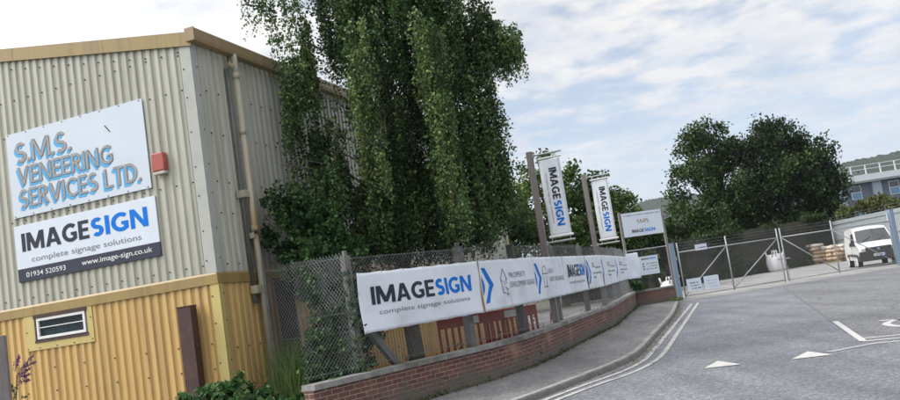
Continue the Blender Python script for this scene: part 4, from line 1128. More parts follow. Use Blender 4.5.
# side loops from sill to roof across the width: build as strips
n_ = len(secs)
rows = 9
grid = []
for (x, z, w_) in secs:
    row = []
    for j in range(rows):
        a = -1 + 2*j/(rows-1)
        bulge = .05*(1-abs(a)**2.2)
        row.append((x + (bulge*1.2 if x > .1 else -bulge if x < -3.3 else 0), a*w_, z + (bulge if -3.3 < x < .6 and z > 1 else 0)))
    grid.append(row)
vs = [p for r_ in grid for p in r_]
fs = [(i*rows+j, i*rows+j+1, (i+1)*rows+j+1, (i+1)*rows+j) for i in range(n_-1) for j in range(rows-1)]
mb.solid(vs, fs)
for sgn, j in ((1, rows-1), (-1, 0)):
    ring = [grid[i][j] for i in range(n_)]
    mb.face(ring if sgn < 0 else list(reversed(ring)))
mb.build('body', M_vanwhite, van, bevel=0.03)
ws = [(x+.035, y, z+.055) for x, y, z in [(.10, -.80, 1.14), (.16, 0, 1.14), (.10, .80, 1.14), (-.60, .70, 1.70), (-.56, 0, 1.73), (-.60, -.70, 1.70)]]
mb = MB(); mb.face(ws); o = mb.build('windscreen', M_glassdark, van); sd = o.modifiers.new('thickness', 'SOLIDIFY'); sd.thickness = .015
for sgn in (1, -1):
    mb = MB()
    pl = [(.0, 1.10), (-.10, 1.16), (-.66, 1.64), (-1.15, 1.66), (-1.2, 1.10)]
    mb.prism(pl, .0, .03, lambda a, c, h: (a, sgn*(VW - max(0, c-1.0)*.16 + h - .006), c)); mb.build('side_window', M_glassdark, van)
    mb = MB(); mb.box((.0, sgn*(VW+.13), 1.14), (.12, .2, .17)); mb.box((.02, sgn*(VW+.03), 1.08), (.07, .1, .05)); mb.build('wing_mirror', M_blackplastic, van, bevel=.03)
    mb = MB(); mb.prism([(.80, .72), (.55, .72), (.30, .98), (.42, 1.03), (.74, .93), (.84, .86)], 0, .04, lambda a, c, h: (a+.03, sgn*(VW-.20+(.74-a)*.27+h), c)); mb.box((.82, sgn*.62, .82), (.10, .30, .17)); mb.build('headlight', pmat('lamp glass', (.5, .52, .55), rough=.1), van, bevel=.015)
    for x in (0, -2.68):
        mb = MB(); mb.tube([(x, sgn*(VW-.2), .31), (x, sgn*(VW+.015), .31)], .31, 24); wl = mb.build('wheel', M_rubber, van)
        mb = MB(); mb.tube([(x, sgn*(VW-.0), .31), (x, sgn*(VW+.03), .31)], [.23, .20], 20); mb.build('hub', M_fascia, wl)
        mb = MB(); ar = [(x+.35*math.cos(t), max(.30, .31+.35*math.sin(t))) for t in [math.pi*k/12 for k in range(13)]]
        mb.prism(ar, 0, .02, lambda a, c, h: (a, sgn*(VW-.012+h), c)); mb.build('wheel_arch', M_blackplastic, van)
    mb = MB(); mb.box((-1.3, sgn*(VW+.01), .62), (2.0, .025, .09)); mb.build('rubbing_strip', M_blackplastic, van)
    mb = MB(); mb.box((-.95, sgn*(VW+.012), .98), (.16, .03, .035)); mb.build('door_handle', M_blackplastic, van)
mb = MB(); mb.box((.86, 0, .53), (.26, 1.76, .46)); mb.box((.80, 0, .36), (.30, 1.6, .12)); mb.box((.55, .87, .45), (.5, .08, .26)); mb.box((.55, -.87, .45), (.5, .08, .26)); mb.build('front_bumper', M_blackplastic, van, bevel=.05)
mb = MB(); mb.box((.885, 0, .83), (.12, 1.16, .20)); mb.build('grille', M_blackplastic, van, bevel=.02)
mb = MB(); mb.tube([(.95, 0, .83), (.965, 0, .83)], .065, 16); mb.build('badge', M_chrome, van)
mb = MB(); mb.box((.998, .0, .56), (.012, .52, .115)); mb.box((1.006, .235, .56), (.006, .05, .11), 1)
for k_ in range(7): mb.box((1.006, .16-.055*k_ - (.03 if k_ > 3 else 0), .56), (.006, .032, .07), 2)
mb.build('number_plate', [M_white, M_blue, M_ink], van)
for y in (-.46, .46): mb = MB(); mb.box((-3.53, y, 1.0), (.02, .03, 1.5)); mb.build('door_seam', M_blackplastic, van)
for sg in (1, -1): mb = MB(); mb.bar((-1.22, sg*(VW+.004), .42), (-1.22, sg*(VW+.004), 1.1), .014, .012); mb.build('door_seam', M_conduit, van)
mb = MB()
mb.tube([(.18, -.6, 1.18), (-.05, -.1, 1.42)], .012, 5); mb.tube([(.18, .1, 1.2), (-.02, .55, 1.40)], .012, 5); mb.build('wiper', M_blackplastic, van)
for y in (-.36, .36): mb = MB(); mb.box((-1.55, y, 1.15), (.12, .42, .62)); mb.build('seat', M_blackplastic, van)
van.scale = (1.06, 1.03, 1.10)

# -------- bulk bags
def bulk_bag(x, y, s_, label, rz, seed):
    t = thing('bulk_bag', label, 'bulk bag', (x, y, ROADZ), rz)
    g = random.Random(seed); mb = MB(); n = 20; lv = [(0, .92), (.12, 1.04), (.45, 1.10), (.8, 1.03), (.95, .9), (1.0, .82)]; vs = []
    for z, r_ in lv:
        for k in range(n):
            a = 2*math.pi*k/n; sq = 1/max(abs(math.cos(a)), abs(math.sin(a)))
            rr = .42*s_*r_*(.55*sq+.45)*(1+.04*g.uniform(-1, 1)); vs.append((rr*math.cos(a), rr*math.sin(a), z*s_*.95 + (.05*g.uniform(-1, 1) if z > .9 else 0)))
    fs = [(i*n+k, i*n+(k+1) % n, (i+1)*n+(k+1) % n, (i+1)*n+k) for i in range(len(lv)-1) for k in range(n)] + [tuple((len(lv)-1)*n+k for k in range(n)), tuple(reversed(range(n)))]
    mb.solid(vs, fs); mb.build('bag', M_bag, t, smooth=True)
    for sx, sy in ((1, 1), (1, -1), (-1, 1), (-1, -1)):
        c = .36*s_
        mb = MB(); mb.tube([(sx*c, sy*c*.6, .8*s_), (sx*c*1.05, sy*c*.85, 1.16*s_), (sx*c*.85, sy*c*1.05, 1.16*s_), (sx*c*.6, sy*c, .8*s_)], .035*s_, 6); mb.build('lifting_loop', M_bag, t, smooth=True)
bulk_bag(23.35, 60.6, 1.32, 'white bulk bag by the netted fence beyond the middle of the gates', .3, 1)
bulk_bag(9.85, 38.9, .95, 'white bulk bag tucked behind the blue gate post', .7, 2)

# -------- stacks of sacks on pallets
def sack_mesh(seed):
    g = random.Random(seed); nx, ny = 10, 7; mb = MB(); vs = []
    for sgn in (1, -1):
        for i in range(nx+1):
            for j in range(ny+1):
                a, b = -1+2*i/nx, -1+2*j/ny
                e = max(0, (1-a**6)*(1-b**4))
                vs.append((.46*a*(1-.06*b*b), .29*b*(1-.08*a*a), .11 + sgn*.105*e**.55 + .03*g.uniform(-1, 1)*e))
    m_ = (nx+1)*(ny+1)
    fs = [(i*(ny+1)+j, (i+1)*(ny+1)+j, (i+1)*(ny+1)+j+1, i*(ny+1)+j+1) for i in range(nx) for j in range(ny)]
    mb.solid(vs, fs + [tuple(m_+q for q in reversed(f)) for f in fs]); return mb
sm = [sack_mesh(q) for q in range(3)]
proto = []
def stack(cx_, cy_, rz, layers, label_p, lay_gap, pal_label):
    t = thing('pallet', pal_label, 'pallet', (cx_, cy_, ROADZ), rz)
    for q in (-.6, 0, .6): mb = MB(); mb.box((q, 0, .06), (.12, 1.3, .12)); mb.build('bearer', M_pallet, t)
    for q in range(6): mb = MB(); mb.box((0, -.55+.22*q, .135), (1.35, .13, .025)); mb.build('deck_board', M_pallet, t)
    c, s_ = math.cos(rz), math.sin(rz); g = random.Random(int(cx_*10))
    for k in range(layers):
        for q, (xx, yy) in enumerate(((-.36, -.25), (.36, -.25), (-.36, .25), (.36, .25))):
            if k == layers-1 and q == lay_gap: continue
            lx, ly = xx + g.uniform(-.09, .09), yy + g.uniform(-.06, .06)
            mt = M_wrap if k >= layers-2 and (k == layers-1 or q % 2) else M_paper
            o = sm[(k+q) % 3].build('sack', mt, None, smooth=True)
            o.location = (cx_+lx*c-ly*s_, cy_+lx*s_+ly*c, ROADZ+.147+.275*k); o.rotation_euler = (g.uniform(-.05, .05), g.uniform(-.05, .05), rz + g.uniform(-.15, .15)); o.scale = (.82+g.uniform(0, .1), .9, 1.42)
            lvl = ['bottom', 'second', 'third', 'fourth', 'fifth', 'sixth', 'seventh'][k] if k < layers-1 else 'top'
            prop(o, f'brown paper sack, {lvl} layer, {("near left", "near right", "rear left", "rear right")[q]} corner of the {label_p} stack', 'sack', 'sacks stacked on pallets')
stack(27.6, 63.2, R(18), 5, 'taller left', 1, 'wooden pallet under the taller left stack of sacks')
stack(27.9, 60.4, R(26), 4, 'lower right', 0, 'wooden pallet under the lower right stack of sacks')

# ================================================================== BEHIND THE FENCE: BARRIERS, CONE
def barrier(x, y, rz, label, W_=1.55, seed=0):
    t = thing('crowd_barrier', label, 'barrier', (x, y, 0), rz, 'red plastic barriers behind the fence')
    H = 1.05; Z0 = .12
    mb = MB(); mb.box((W_/2, 0, Z0+H-.11), (W_, .05, .22), 0)
    mb.box((W_/2, 0, Z0+.13), (W_, .05, .22), 0)
    for k in range(11):
        x_ = .03+(W_-.06)*k/10; mb.box((x_, 0, Z0+H*.52), (.055, .045, H*.62), 0)
    mb.build('panel', M_barrier, t, bevel=.008)
    mb = MB(); mb.box((W_*.5, -.027, Z0+H-.11), (.34, .006, .15)); mb.build('reflective_band', M_white, t)
    for x_ in (.22, W_-.22):
        mb = MB(); mb.box((x_, 0, .06), (.12, .5, .12)); mb.build('foot', M_rubber, t, bevel=.02)
barrier(-.62, 17.35, R(14), 'red plastic barrier behind the fence, left one against the tan wall', 1.5)
barrier(.42, 17.75, R(16), 'red plastic barrier behind the fence, right one beside the bare yard', 1.2)
t = thing('traffic_cone', 'small red traffic cone seen under the banner behind the fence', 'traffic cone', (2.32, 22.2, 0))
mb = MB(); mb.tube([(0, 0, .04), (0, 0, .40), (0, 0, .58), (0, 0, .80)], [.17, .10, .07, .035], 16, 0); mb.build('cone', M_barrier, t, smooth=False)
mb = MB(); mb.tube([(0, 0, .40), (0, 0, .58)], [.104, .074], 16, cap=False); mb.build('reflective_sleeve', M_white, t)
mb = MB(); mb.box((0, 0, .02), (.42, .42, .04)); mb.build('base', M_rubber, t, bevel=.01)
sheet('side_yard', [(-3.6, 15.0), (1.6, 18.6), (4.2, 25.6), (7.3, 36), (7.3, 44), (0, 44), (-1, 31)], -0.002, M_pave)

# ================================================================== TREES AND PLANTS
def limb_mesh(mb, p0, p1, r0, r1, bend, n=7):
    p0, p1 = Vector(p0), Vector(p1); pts = []; rr = []
    for i in range(n+1):
        q = i/n; p = p0.lerp(p1, q) + Vector(bend)*math.sin(math.pi*q); pts.append(p); rr.append(r0+(r1-r0)*q)
    mb.tube(pts, rr, 7); return pts

# ---- weeping birch between the unit and the fence
TB = Vector((-1.05, 16.25, 0))
birch = thing('weeping_birch', 'large weeping birch with long hanging curtains of leaves beside the unit', 'tree', TB)
# curtains: x, y, z bottom, z top, half width, half depth, strands, leaves per metre, tint
CUR = [   # x, y, bottom, top, half width, strands, tint of each curtain: sunlit ones painted lighter, shaded inner ones darker
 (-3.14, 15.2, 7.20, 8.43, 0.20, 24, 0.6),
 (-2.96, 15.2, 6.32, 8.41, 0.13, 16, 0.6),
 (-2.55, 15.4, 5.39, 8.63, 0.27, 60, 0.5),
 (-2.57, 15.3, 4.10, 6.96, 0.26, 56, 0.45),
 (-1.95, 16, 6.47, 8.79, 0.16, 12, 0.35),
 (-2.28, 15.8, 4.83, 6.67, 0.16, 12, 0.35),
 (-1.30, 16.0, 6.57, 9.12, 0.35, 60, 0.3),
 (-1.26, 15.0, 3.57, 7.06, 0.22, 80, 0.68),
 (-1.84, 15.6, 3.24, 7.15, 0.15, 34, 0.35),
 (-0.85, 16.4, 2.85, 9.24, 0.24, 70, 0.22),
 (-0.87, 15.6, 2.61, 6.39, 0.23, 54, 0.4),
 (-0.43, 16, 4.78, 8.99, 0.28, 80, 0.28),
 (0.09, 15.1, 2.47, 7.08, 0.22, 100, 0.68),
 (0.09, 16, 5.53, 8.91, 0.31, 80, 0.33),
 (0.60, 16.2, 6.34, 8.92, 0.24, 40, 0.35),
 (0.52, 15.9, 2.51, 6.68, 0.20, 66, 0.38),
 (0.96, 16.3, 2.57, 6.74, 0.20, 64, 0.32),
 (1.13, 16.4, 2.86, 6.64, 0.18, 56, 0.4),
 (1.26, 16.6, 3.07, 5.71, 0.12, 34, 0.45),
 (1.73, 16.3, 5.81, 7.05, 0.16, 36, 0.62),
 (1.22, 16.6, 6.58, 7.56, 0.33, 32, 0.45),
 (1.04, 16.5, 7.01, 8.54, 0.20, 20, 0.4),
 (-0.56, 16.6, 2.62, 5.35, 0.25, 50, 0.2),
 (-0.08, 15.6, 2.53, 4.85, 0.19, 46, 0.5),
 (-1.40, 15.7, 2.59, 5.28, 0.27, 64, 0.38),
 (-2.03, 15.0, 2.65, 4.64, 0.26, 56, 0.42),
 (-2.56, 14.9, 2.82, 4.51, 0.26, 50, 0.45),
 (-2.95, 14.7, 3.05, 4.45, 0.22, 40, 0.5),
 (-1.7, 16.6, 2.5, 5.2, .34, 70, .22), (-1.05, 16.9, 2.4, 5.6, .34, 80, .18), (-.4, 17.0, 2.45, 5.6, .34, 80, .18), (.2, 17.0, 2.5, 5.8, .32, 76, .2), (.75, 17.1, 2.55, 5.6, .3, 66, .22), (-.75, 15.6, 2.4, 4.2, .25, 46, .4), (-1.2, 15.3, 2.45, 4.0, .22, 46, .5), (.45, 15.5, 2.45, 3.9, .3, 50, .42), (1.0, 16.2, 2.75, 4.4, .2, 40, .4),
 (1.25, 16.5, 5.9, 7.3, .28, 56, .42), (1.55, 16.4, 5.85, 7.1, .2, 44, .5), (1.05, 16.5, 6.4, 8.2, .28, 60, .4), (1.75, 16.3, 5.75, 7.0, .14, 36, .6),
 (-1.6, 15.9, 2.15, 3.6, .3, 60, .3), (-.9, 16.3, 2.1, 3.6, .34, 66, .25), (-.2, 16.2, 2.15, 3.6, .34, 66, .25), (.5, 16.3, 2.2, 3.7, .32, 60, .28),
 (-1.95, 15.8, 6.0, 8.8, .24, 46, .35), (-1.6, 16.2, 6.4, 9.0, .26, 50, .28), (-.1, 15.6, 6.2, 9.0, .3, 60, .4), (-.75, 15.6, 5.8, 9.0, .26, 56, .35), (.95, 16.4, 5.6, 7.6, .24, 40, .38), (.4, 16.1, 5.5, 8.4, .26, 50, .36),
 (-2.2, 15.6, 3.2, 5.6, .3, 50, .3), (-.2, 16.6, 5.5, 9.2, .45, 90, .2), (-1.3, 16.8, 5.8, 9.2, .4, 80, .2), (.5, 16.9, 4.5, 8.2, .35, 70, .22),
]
pts, tnt, szs = [], [], []
tw = MB()
for ci, (x, y, zb, zt, hw, ns, tn) in enumerate(CUR):
    sparse = ns <= 34
    H_ = zt-zb
    for _ in range(max(3, int(ns/(3.05 if not sparse else 4.2)*min(1.7, .45+H_/4.0)))):
        # one drooping bough end: a small arched top with a dozen strands below it
        ln = NPR.uniform(.6, 1.9); z1 = zb + .45 + NPR.random()**.85*max(.05, H_-.45)
        if z1 - ln < zb + .5: ln = max(.35, z1 - zb - abs(NPR.normal(0, .18)))
        bx_, by_ = x + hw*NPR.uniform(-1.15, 1.15), NPR.normal(y, .22)
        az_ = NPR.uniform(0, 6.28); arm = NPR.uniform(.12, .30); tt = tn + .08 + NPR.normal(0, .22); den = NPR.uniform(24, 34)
        for k in range(NPR.integers(6, 10) if not sparse else 5):
            q_ = k/9; sx = bx_ + math.cos(az_)*arm*(q_-.4) + NPR.normal(0, .02); sy = by_ + math.sin(az_)*arm*(q_-.4) + NPR.normal(0, .03)
            wx = -3.994 + (sy-13.5)*.3549 + .22
            if sx < wx and zb < 6.9: sx = wx + abs(NPR.normal(0, .12))
            ztop = z1 - .5*(q_-.35)**2 - .05*NPR.random(); l2 = ln*NPR.uniform(.45, 1.1); z0 = ztop - l2
            n = max(4, int(l2*den)); q = np.sort(NPR.random(n)); ph1, ph2 = NPR.random()*6, NPR.random()*6; am = .03+.04*NPR.random()
            xx = sx + am*np.sin(q*3+ph1) - am*math.sin(ph1) + NPR.normal(0, .04, n); yy = sy + am*np.cos(q*3+ph2) + NPR.normal(0, .045, n)
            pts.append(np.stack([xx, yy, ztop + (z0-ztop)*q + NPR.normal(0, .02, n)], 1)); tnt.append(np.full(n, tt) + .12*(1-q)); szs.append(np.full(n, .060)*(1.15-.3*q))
            if k % 3 == 0:
                tw.tube([(sx-TB.x, sy-TB.y, ztop), (sx+am*math.sin(1.5+ph1)-am*math.sin(ph1)-TB.x, sy-TB.y, (z0+ztop)/2), (sx+am*math.sin(3+ph1)-am*math.sin(ph1)-TB.x, sy-TB.y, z0)], [.004, .003, .0015], 3, cap=False)
P = np.concatenate(pts) - np.array(TB); leaves('crown', P, np.concatenate(szs), L_birch, birch, np.concatenate(tnt), aspect=.78, droop=.5, seed=2)
mb = MB()
trunk = [(0, 0, -.05), (.0, 0, .3), (-.05, .0, 1.5), (.0, .05, 3.2), (.1, .1, 5.0), (.1, .1, 7.2), (.05, .0, 9.8)]
mb.tube(trunk, [.24, .17, .15, .135, .12, .09, .03], 12)
for (x, y, zb, zt, *_r) in CUR[:28]:
    z_ = max(3.0, min(zt-1.3, 8.6)); k = z_/9.8
    limb_mesh(mb, (.05, .05, z_), (x-TB.x, y-TB.y, zt+.0), .045*(1.15-k), .006, (0, 0, .35))
mb.build('trunk', M_bark, birch, smooth=True)
tw.build('hanging_twig', M_bark, birch)['kind'] = 'stuff'

def clump_plant(name, label, cat, loc, blobs, mat, size, n, seed, tint=.5, stems=4, group=None, aspect=.7, trunk_h=None, trunk_r=.05):
    """leaves spread through overlapping clumps (local), with woody stems below"""
    g = np.random.default_rng(seed); t = thing(name, label, cat, loc, 0, group)
    tot = sum(b[3]*b[4]*b[5] for b in blobs); P, T = [], []
    for (bx, by, bz, rx, ry, rz_) in blobs:
        m_ = int(n*rx*ry*rz_/tot); nsub = max(5, m_//85)
        d = g.normal(size=(nsub, 3)); d /= np.linalg.norm(d, axis=1)[:, None]
        c = d*(g.random((nsub, 1))**.45)*np.array([rx, ry, rz_]) + np.array([bx, by, bz])
        idx = g.integers(0, nsub, m_); sg = min(rx, ry, rz_)*.17
        P.append(c[idx] + g.normal(0, sg, (m_, 3))); tt = g.normal(tint, .22, nsub); T.append(tt[idx])
    P = np.concatenate(P); T = np.concatenate(T); k = P[:, 2] > .02
    leaves('foliage' if trunk_h is None else 'crown', P[k], size, mat, t, T[k], aspect=aspect, seed=seed+1)
    mb = MB(); rg = random.Random(seed)
    if trunk_h is None:
        for b in blobs[:max(stems, 3)]:
            for _ in range(3): limb_mesh(mb, (b[0]*.4+rg.uniform(-.1, .1), b[1]*.4, -.02), (b[0]+rg.uniform(-.5, .5)*b[3], b[1], b[2]+b[5]*.5), .015, .004, (0, 0, .1), 4)
        mb.build('stem', M_bark, t, smooth=True)
    else:
        top = max(b[2] for b in blobs)
        mb.tube([(0, 0, -.1), (0, 0, .5), (.1, 0, trunk_h), (0, .1, top)], [trunk_r*1.4, trunk_r, trunk_r*.85, trunk_r*.3], 10)
        for b in blobs:
            limb_mesh(mb, (.05, 0, trunk_h*rg.uniform(.7, 1.0)), (b[0], b[1], b[2]+b[5]*.4), trunk_r*.45, trunk_r*.1, (0, 0, .5))
            for _ in range(5): limb_mesh(mb, (b[0]*.7, b[1]*.7, trunk_h+(b[2]-trunk_h)*.6), (b[0]+rg.uniform(-.7, .7)*b[3], b[1]+rg.uniform(-.7, .7)*b[4], b[2]+rg.uniform(-.3, .8)*b[5]), trunk_r*.18, trunk_r*.04, (0, 0, .3), 4)
        mb.build('trunk', M_bark, t, smooth=True)
    return t

clump_plant('climbing_shrub', 'dense dark shrub pressed against the chain link between unit and wall', 'shrub', (-2.5, 14.3, 0),
            [(-.22, .0, 2.5, .36, .35, .6), (.18, -.6, 1.5, .36, .5, 1.0), (.42, -.95, 1.3, .34, .35, 1.0), (.3, -.5, 2.2, .42, .4, .8), (-.42, .25, 3.1, .42, .3, .7), (.15, .15, 3.2, .5, .35, .7), (.25, -1.0, .6, .42, .6, .6), (-.72, .35, 3.85, .25, .2, .18), (.5, -.2, 2.7, .4, .35, .6), (.75, -.6, 1.5, .35, .3, .9), (.12, -.3, .9, .42, .4, .7)],
            L_climb, .082, 30000, 21, .30)
clump_plant('bramble_bush', 'broad leafed bramble sprawling at the foot of the unit corner', 'bush', (-3.35, 11.9, 0),
            [(-.75, .1, .42, .42, .4, .32), (-.30, .2, .58, .36, .4, .34), (.15, .25, .48, .4, .4, .28), (.55, .3, .40, .35, .35, .25), (-1.1, .3, .36, .35, .35, .25), (-.15, .3, .80, .22, .18, .14), (.85, .3, .4, .3, .3, .25), (0, .2, .3, 1.1, .4, .36), (-.5, .2, .55, .5, .3, .25)],
            L_bramble, .098, 8500, 31, .55)
# tall grass by the downpipe
gp = thing('tall_grass', 'tuft of tall feathery grass between downpipe and fence', 'grass', (-2.95, 13.75, 0))
g = np.random.default_rng(5); mb = MB()
for _ in range(420):
    x, y = g.normal(0, .2), g.normal(0, .22); h = g.uniform(.7, 1.45); lx, ly = g.normal(0, .22), g.normal(0, .15); wv_ = .006
    p0, p1, p2 = (x, y, 0), (x+lx*.35, y+ly*.35, h*.6), (x+lx, y+ly, h)
    mb.face([(p0[0]-wv_, p0[1], 0), (p0[0]+wv_, p0[1], 0), (p1[0]+wv_, p1[1], p1[2]), (p1[0]-wv_, p1[1], p1[2])]); mb.face([(p1[0]-wv_, p1[1], p1[2]), (p1[0]+wv_, p1[1], p1[2]), p2])
o = mb.build('blades', L_straw, gp); at = o.data.attributes.new('tint', 'FLOAT', 'FACE'); at.data.foreach_set('value', g.random(len(o.data.polygons)).astype(np.float32))
# buddleia spray by the left post
bud = thing('buddleia', 'buddleia spray with purple flower spikes behind the old post', 'shrub', (-5.24, 9.3, .16))
mb = MB(); g = random.Random(9); fl_p = []
spikes = [((.10, 0, 1.28), (.27, -.02, 1.36)), ((.10, 0, 1.30), (.30, .02, 1.50)), ((.08, 0, 1.34), (.15, 0, 1.52)), ((.1, 0, 1.22), (.24, 0, 1.22)), ((.12, .02, 1.36), (.31, .05, 1.42)), ((.1, 0, 1.26), (.26, .0, 1.29))]
mb.tube([(0, 0, 0), (.03, 0, .7), (.1, 0, 1.3)], [.012, .01, .006], 6)
for a, b in spikes:
    mb.tube([a, b], .004, 5)
    for _ in range(150):
        q = g.random(); r_ = .02*(1-q*.7); p = Vector(a).lerp(Vector(b), .25+.75*q); fl_p.append((p.x+g.gauss(0, r_), p.y+g.gauss(0, r_), p.z+g.gauss(0, r_)))
mb.build('stem', M_bark, bud)
leaves('flower_spike', fl_p, .016, L_flower, bud, .5, seed=3)
leaves('leaf', [(.06+g.gauss(0, .05), g.gauss(0, .04), 1.12+g.gauss(0, .06)) for _ in range(26)], .07, L_weed, bud, .4, aspect=.4, seed=6)
t = thing('old_post', 'old grey weathered post at the left edge beside the flowers', 'post', (-5.13, 9.0, 0), .3)
mb = MB(); mb.box((0, 0, .96), (.13, .11, 1.92)); mb.build('post', M_wood, t, bevel=.012)
for z in (1.6, .9): mb = MB(); mb.box((-.6, .06, z), (1.1, .03, .12)); mb.build('rail', M_wood, t)
# shrub at the far corner of the wall
clump_plant('corner_shrub', 'small bright green shrub growing over the far wall corner', 'shrub', (7.25, 35.2, .0), [(.05, .1, .95, .28, .3, .45), (-.05, -.1, 1.25, .2, .25, .35), (.35, .3, .85, .3, .3, .3)], L_bramble, .12, 900, 61, .5)

# weeds along the foot of the wall
wp, wt = [], []
line = mitre(WL2[:-1], .14)
for i in range(len(line)-1):
    for _ in range(150):
        if NPR.random() < .35 + .6*(math.sin(i*1.7) > 0.0):
            q = line[i].lerp(line[i+1], NPR.random()); wp.append((q.x+abs(NPR.normal(0, .035)), q.y-abs(NPR.normal(0, .035)), abs(NPR.normal(.0, .035))+.01))
o = leaves('weeds', wp, .05, L_weed, None, .4, seed=8); prop(o, 'low weeds and moss along the foot of the brick wall', 'weeds', kind='stuff')
lp = []
for k in range(900):
    q, d = along(KERB[20:], NPR.uniform(0, 22)); nr = Vector((d.y, -d.x)); q = q + nr*abs(NPR.normal(.08, .12)); lp.append((q.x, q.y, ROADZ+.018))
o = leaves('leaf_litter', lp, .03, pmat('dead leaves', (.16, .13, .09), (.22, .2, .17)), None, seed=9); prop(o, 'dry leaf litter lying in the gutter along the kerb', 'leaf litter', kind='stuff')
gp_, _t = [], []
for _ in range(320): gp_.append((9.05+NPR.normal(0, .14), 35.2+NPR.normal(0, .5), .02+abs(NPR.normal(0, .06))))
o = leaves('grass_tuft', gp_, .1, L_straw, None, .6, aspect=.25, droop=-1.2, seed=12); prop(o, 'tufts of grass growing at the kerb end by the gate', 'grass', kind='stuff')

up_ = []
IL = mitre([Vector(p) for p in FENCE], -.45)
for k in range(2600):
    q, d = along(IL, NPR.uniform(.6, 9 if k % 3 else 20)); nr = Vector((-d.y, d.x)); q = q + nr*NPR.normal(.1, .28)
    up_.append((q.x, q.y, abs(NPR.normal(0, .30 if math.sin(q.x*4+q.y*3) > 0 else .14))+.02))
o = leaves('undergrowth', up_, .075, L_weed, None, .3, seed=15); prop(o, 'dark scrubby undergrowth and debris along the inside of the fence', 'undergrowth', kind='stuff')

# ---- far trees
def tree(label, x, y, blobs, mat, seed, n, size, tint=.4, th=3.0, tr=.3, name='broadleaf_tree', group='trees beyond the yard'):
    return clump_plant(name, label, 'tree', (x, y, -.1), blobs, mat, size, n, seed, tint, trunk_h=th, trunk_r=tr, group=group)
tree('tall broad tree behind the yard, left one of the big pair', 24.6, 76, [(-.5, 0, 12.7, 2.2, 2.4, 2.1), (1.0, .2, 12.2, 1.7, 2, 1.9), (-1.2, -.5, 9.4, 2.4, 2.6, 1.9), (1.6, .4, 10.6, 2.0, 2.4, 2.2), (3.2, 0, 10.6, 1.9, 2.2, 1.8), (-3.2, 0, 6.6, 2.0, 2.4, 2.0), (.5, -1, 7.2, 3.0, 3.0, 2.2), (2.4, .3, 6.0, 2.2, 2.6, 2.6), (-2.8, -.5, 3.6, 2.6, 3, 1.8), (.6, 0, 3.4, 3.0, 2.6, 2.0)], L_oak, 71, 27000, .27, .42, 3.2, .4)
tree('wider darker tree behind the yard, right one of the big pair', 31.6, 76.5, [(-1.6, 0, 11.4, 2.3, 2.6, 2.4), (.9, .3, 11.4, 2.4, 2.6, 2.2), (3.0, 0, 9.6, 2.3, 2.6, 2.2), (-2.6, -.5, 7.4, 2.4, 3, 2.6), (.2, -1.2, 7.8, 3.0, 3.2, 2.6), (3.6, .2, 6.6, 2.2, 2.6, 2.6), (-1.5, -.5, 3.6, 3.0, 3, 2.2), (2.6, 0, 3.6, 2.6, 2.4, 2.2)], L_oak, 81, 40000, .27, .18, 3.2, .42)
tree('bushy olive tree behind the sheet fence', 34.2, 68, [(-1.4, 0, 3.2, 1.3, 1.3, 1.0), (.3, 0, 3.9, 1.4, 1.3, 1.1), (1.9, 0, 3.6, 1.3, 1.3, 1.1), (3.3, 0, 3.0, 1.3, 1.3, 1.0)], L_olive, 91, 4500, .26, .5, 1.5, .15)
tree('leafy tree behind the nearer flag banner', 6.2, 50, [(-.2, 0, 7.9, 1.7, 1.8, 1.5), (-1.9, 0, 6.5, 1.5, 1.8, 1.7), (1.2, 0, 7.3, 1.5, 1.7, 1.4), (-.6, 0, 4.8, 2.4, 2, 2.1), (1.4, -.3, 4.6, 1.8, 1.8, 2.0), (0, 0, 2.5, 2.8, 1.8, 1.6)], L_oak, 101, 14000, .24, .80, 2.2, .25)
tree('leafy tree between the two flag banners', 9.6, 51, [(-.6, 0, 6.9, 1.5, 1.7, 1.4), (.9, 0, 6.1, 1.3, 1.6, 1.5), (-1.2, 0, 4.8, 1.6, 1.6, 1.7), (.6, -.4, 4.2, 1.7, 1.7, 1.7), (0, 0, 2.4, 2.4, 1.6, 1.6)], L_oak, 111, 11000, .24, .74, 2.0, .22)
tree('small dark tree left of the name board', 12.2, 53, [(-.4, 0, 4.3, 1.2, 1.3, 1.1), (.9, 0, 3.8, 1.2, 1.3, 1.1), (0, 0, 2.3, 1.9, 1.4, 1.5)], L_oak, 121, 5000, .24, .25, 1.5, .16)
tree('low dense tree behind the name board', 17.6, 63, [(-2.0, 0, 3.6, 1.8, 1.6, 1.8), (.2, 0, 3.9, 1.9, 1.6, 1.7), (2.2, 0, 4.6, 1.8, 1.7, 1.8), (0, 0, 1.8, 3.2, 1.6, 1.5)], L_oak, 131, 8000, .25, .30, 1.6, .18)
tree('dark tree behind the far end of the unit', 2.7, 48, [(-.8, 0, 6.4, 1.6, 1.6, 1.7), (.6, 0, 5.4, 1.6, 1.6, 1.8), (-.4, 0, 3.2, 2.4, 1.6, 2.0)], L_oak, 141, 7000, .24, .30, 2.0, .2)

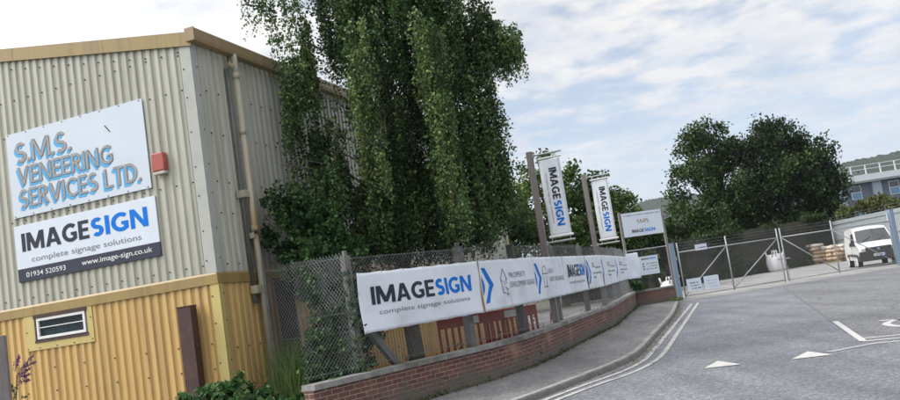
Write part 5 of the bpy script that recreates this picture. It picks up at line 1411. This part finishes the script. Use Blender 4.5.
# ================================================================== FAR BUILDING, HILLS
fb = thing('office_building', 'distant blue grey office block with a white fascia and roof railing', 'building', (50, 120, -.1), R(-1))
mb = MB(); mb.box((25, 6, 4.7), (50, 12, 9.4)); mb.build('wall', M_farwall, fb)
mb = MB(); mb.box((25, 5.6, 9.9), (51, 13.6, .9)); mb.box((25, 5.6, 9.35), (50.6, 13, .25)); mb.build('fascia', M_fascia, fb)
for k in range(9):
    mb = MB(); mb.box((1.5+k*5.6, -.16, 4.7), (1.9 if k % 2 else 1.3, .5, 9.2)); mb.build('pier', M_farpier, fb)
for k in range(9):
    for z in (2.4, 5.2, 7.9):
        mb = MB(); x0 = 1.5+k*5.6+2.8
        mb.box((x0-.2, -.03, z), (1.5, .12, 2.0)); f_ = mb.build('window', M_fascia, fb)
        mb = MB(); mb.box((x0-.2, -.1, z+.5), (1.3, .06, .8), 1); mb.box((x0-.2, -.1, z-.45), (1.3, .06, .9)); mb.build('pane', [pmat('blue office glass', (.10, .22, .38), rough=.1, spec=.8), M_glassdark], f_)
mb = MB()
for k in range(24): mb.box((.5+k*2.15, -.9, 11.05), (.16, .16, 1.5))
for z in (11.15, 11.75): mb.box((25, -.9, z), (50, .07, .09))
mb.build('roof_railing', M_fascia, fb)
def hills(name, y0, x0, x1, base, amp, seed, mat):
    g = random.Random(seed); mb = MB(); n = 420; ph = [g.uniform(0, 6.3) for _ in range(5)]
    hh = []
    for i in range(n+1):
        q = i/n; h = base + amp*(.5*math.sin(q*5+ph[0]) + .3*math.sin(q*11+ph[1]) + .12*math.sin(q*31+ph[2])) + g.uniform(-1.6, 1.6)
        hh.append(max(8, h*math.sin(math.pi*min(1, max(0, q)))**.5))
    dep = [(0, 0.0), (120, .35), (260, .75), (380, 1.0), (650, .6), (900, 0)]
    vs = [(x0+(x1-x0)*i/n, y0+d, hh[i]*f-.2 + (g.uniform(-1.2, 1.2) if f > .3 else 0)) for d, f in dep for i in range(n+1)]
    mb.solid(vs, [(j*(n+1)+i, j*(n+1)+i+1, (j+1)*(n+1)+i+1, (j+1)*(n+1)+i) for j in range(len(dep)-1) for i in range(n)])
    return prop(mb.build(name, mat, smooth=False), kind='structure')
M_hill = pmat('wooded hill', (.016, .028, .016), (.03, .042, .022), scale=.05, rough=1.0)
hills('hill', 1150, 150, 720, 128, 10, 3, M_hill)
hills('hill', 640, 250, 1250, 108, 7, 8, M_hill)

GROUPS = {'gate_post': 'posts of the yard gates', 'wall_sign': 'signs on the gable', 'chain_link_fence': 'chain link fences round the yard', 'bulk_bag': 'white bulk bags in the yard',
          'pallet': 'pallets of sacks', 'gate_sign': 'signs on the left gate leaf'}
for o in S.objects:
    k = o.name.split('.')[0]
    if o.parent is None and k in GROUPS: o['group'] = GROUPS[k]
# ------------------------------------------------------------------ haze
mh = bpy.data.materials.new('haze'); mh.use_nodes = True; mh.node_tree.nodes.clear()
pv = N(mh.node_tree, 'ShaderNodeVolumePrincipled'); pv.inputs['Color'].default_value = (.80, .88, 1.0, 1); pv.inputs['Density'].default_value = 0.00012; pv.inputs['Anisotropy'].default_value = 0.2
mo_ = N(mh.node_tree, 'ShaderNodeOutputMaterial'); L(mh.node_tree, pv.outputs[0], mo_.inputs['Volume'])
hz = MB(); hz.box((0, 1600, 109), (5200, 4000, 222)); prop(hz.build('haze', mh), kind='stuff')
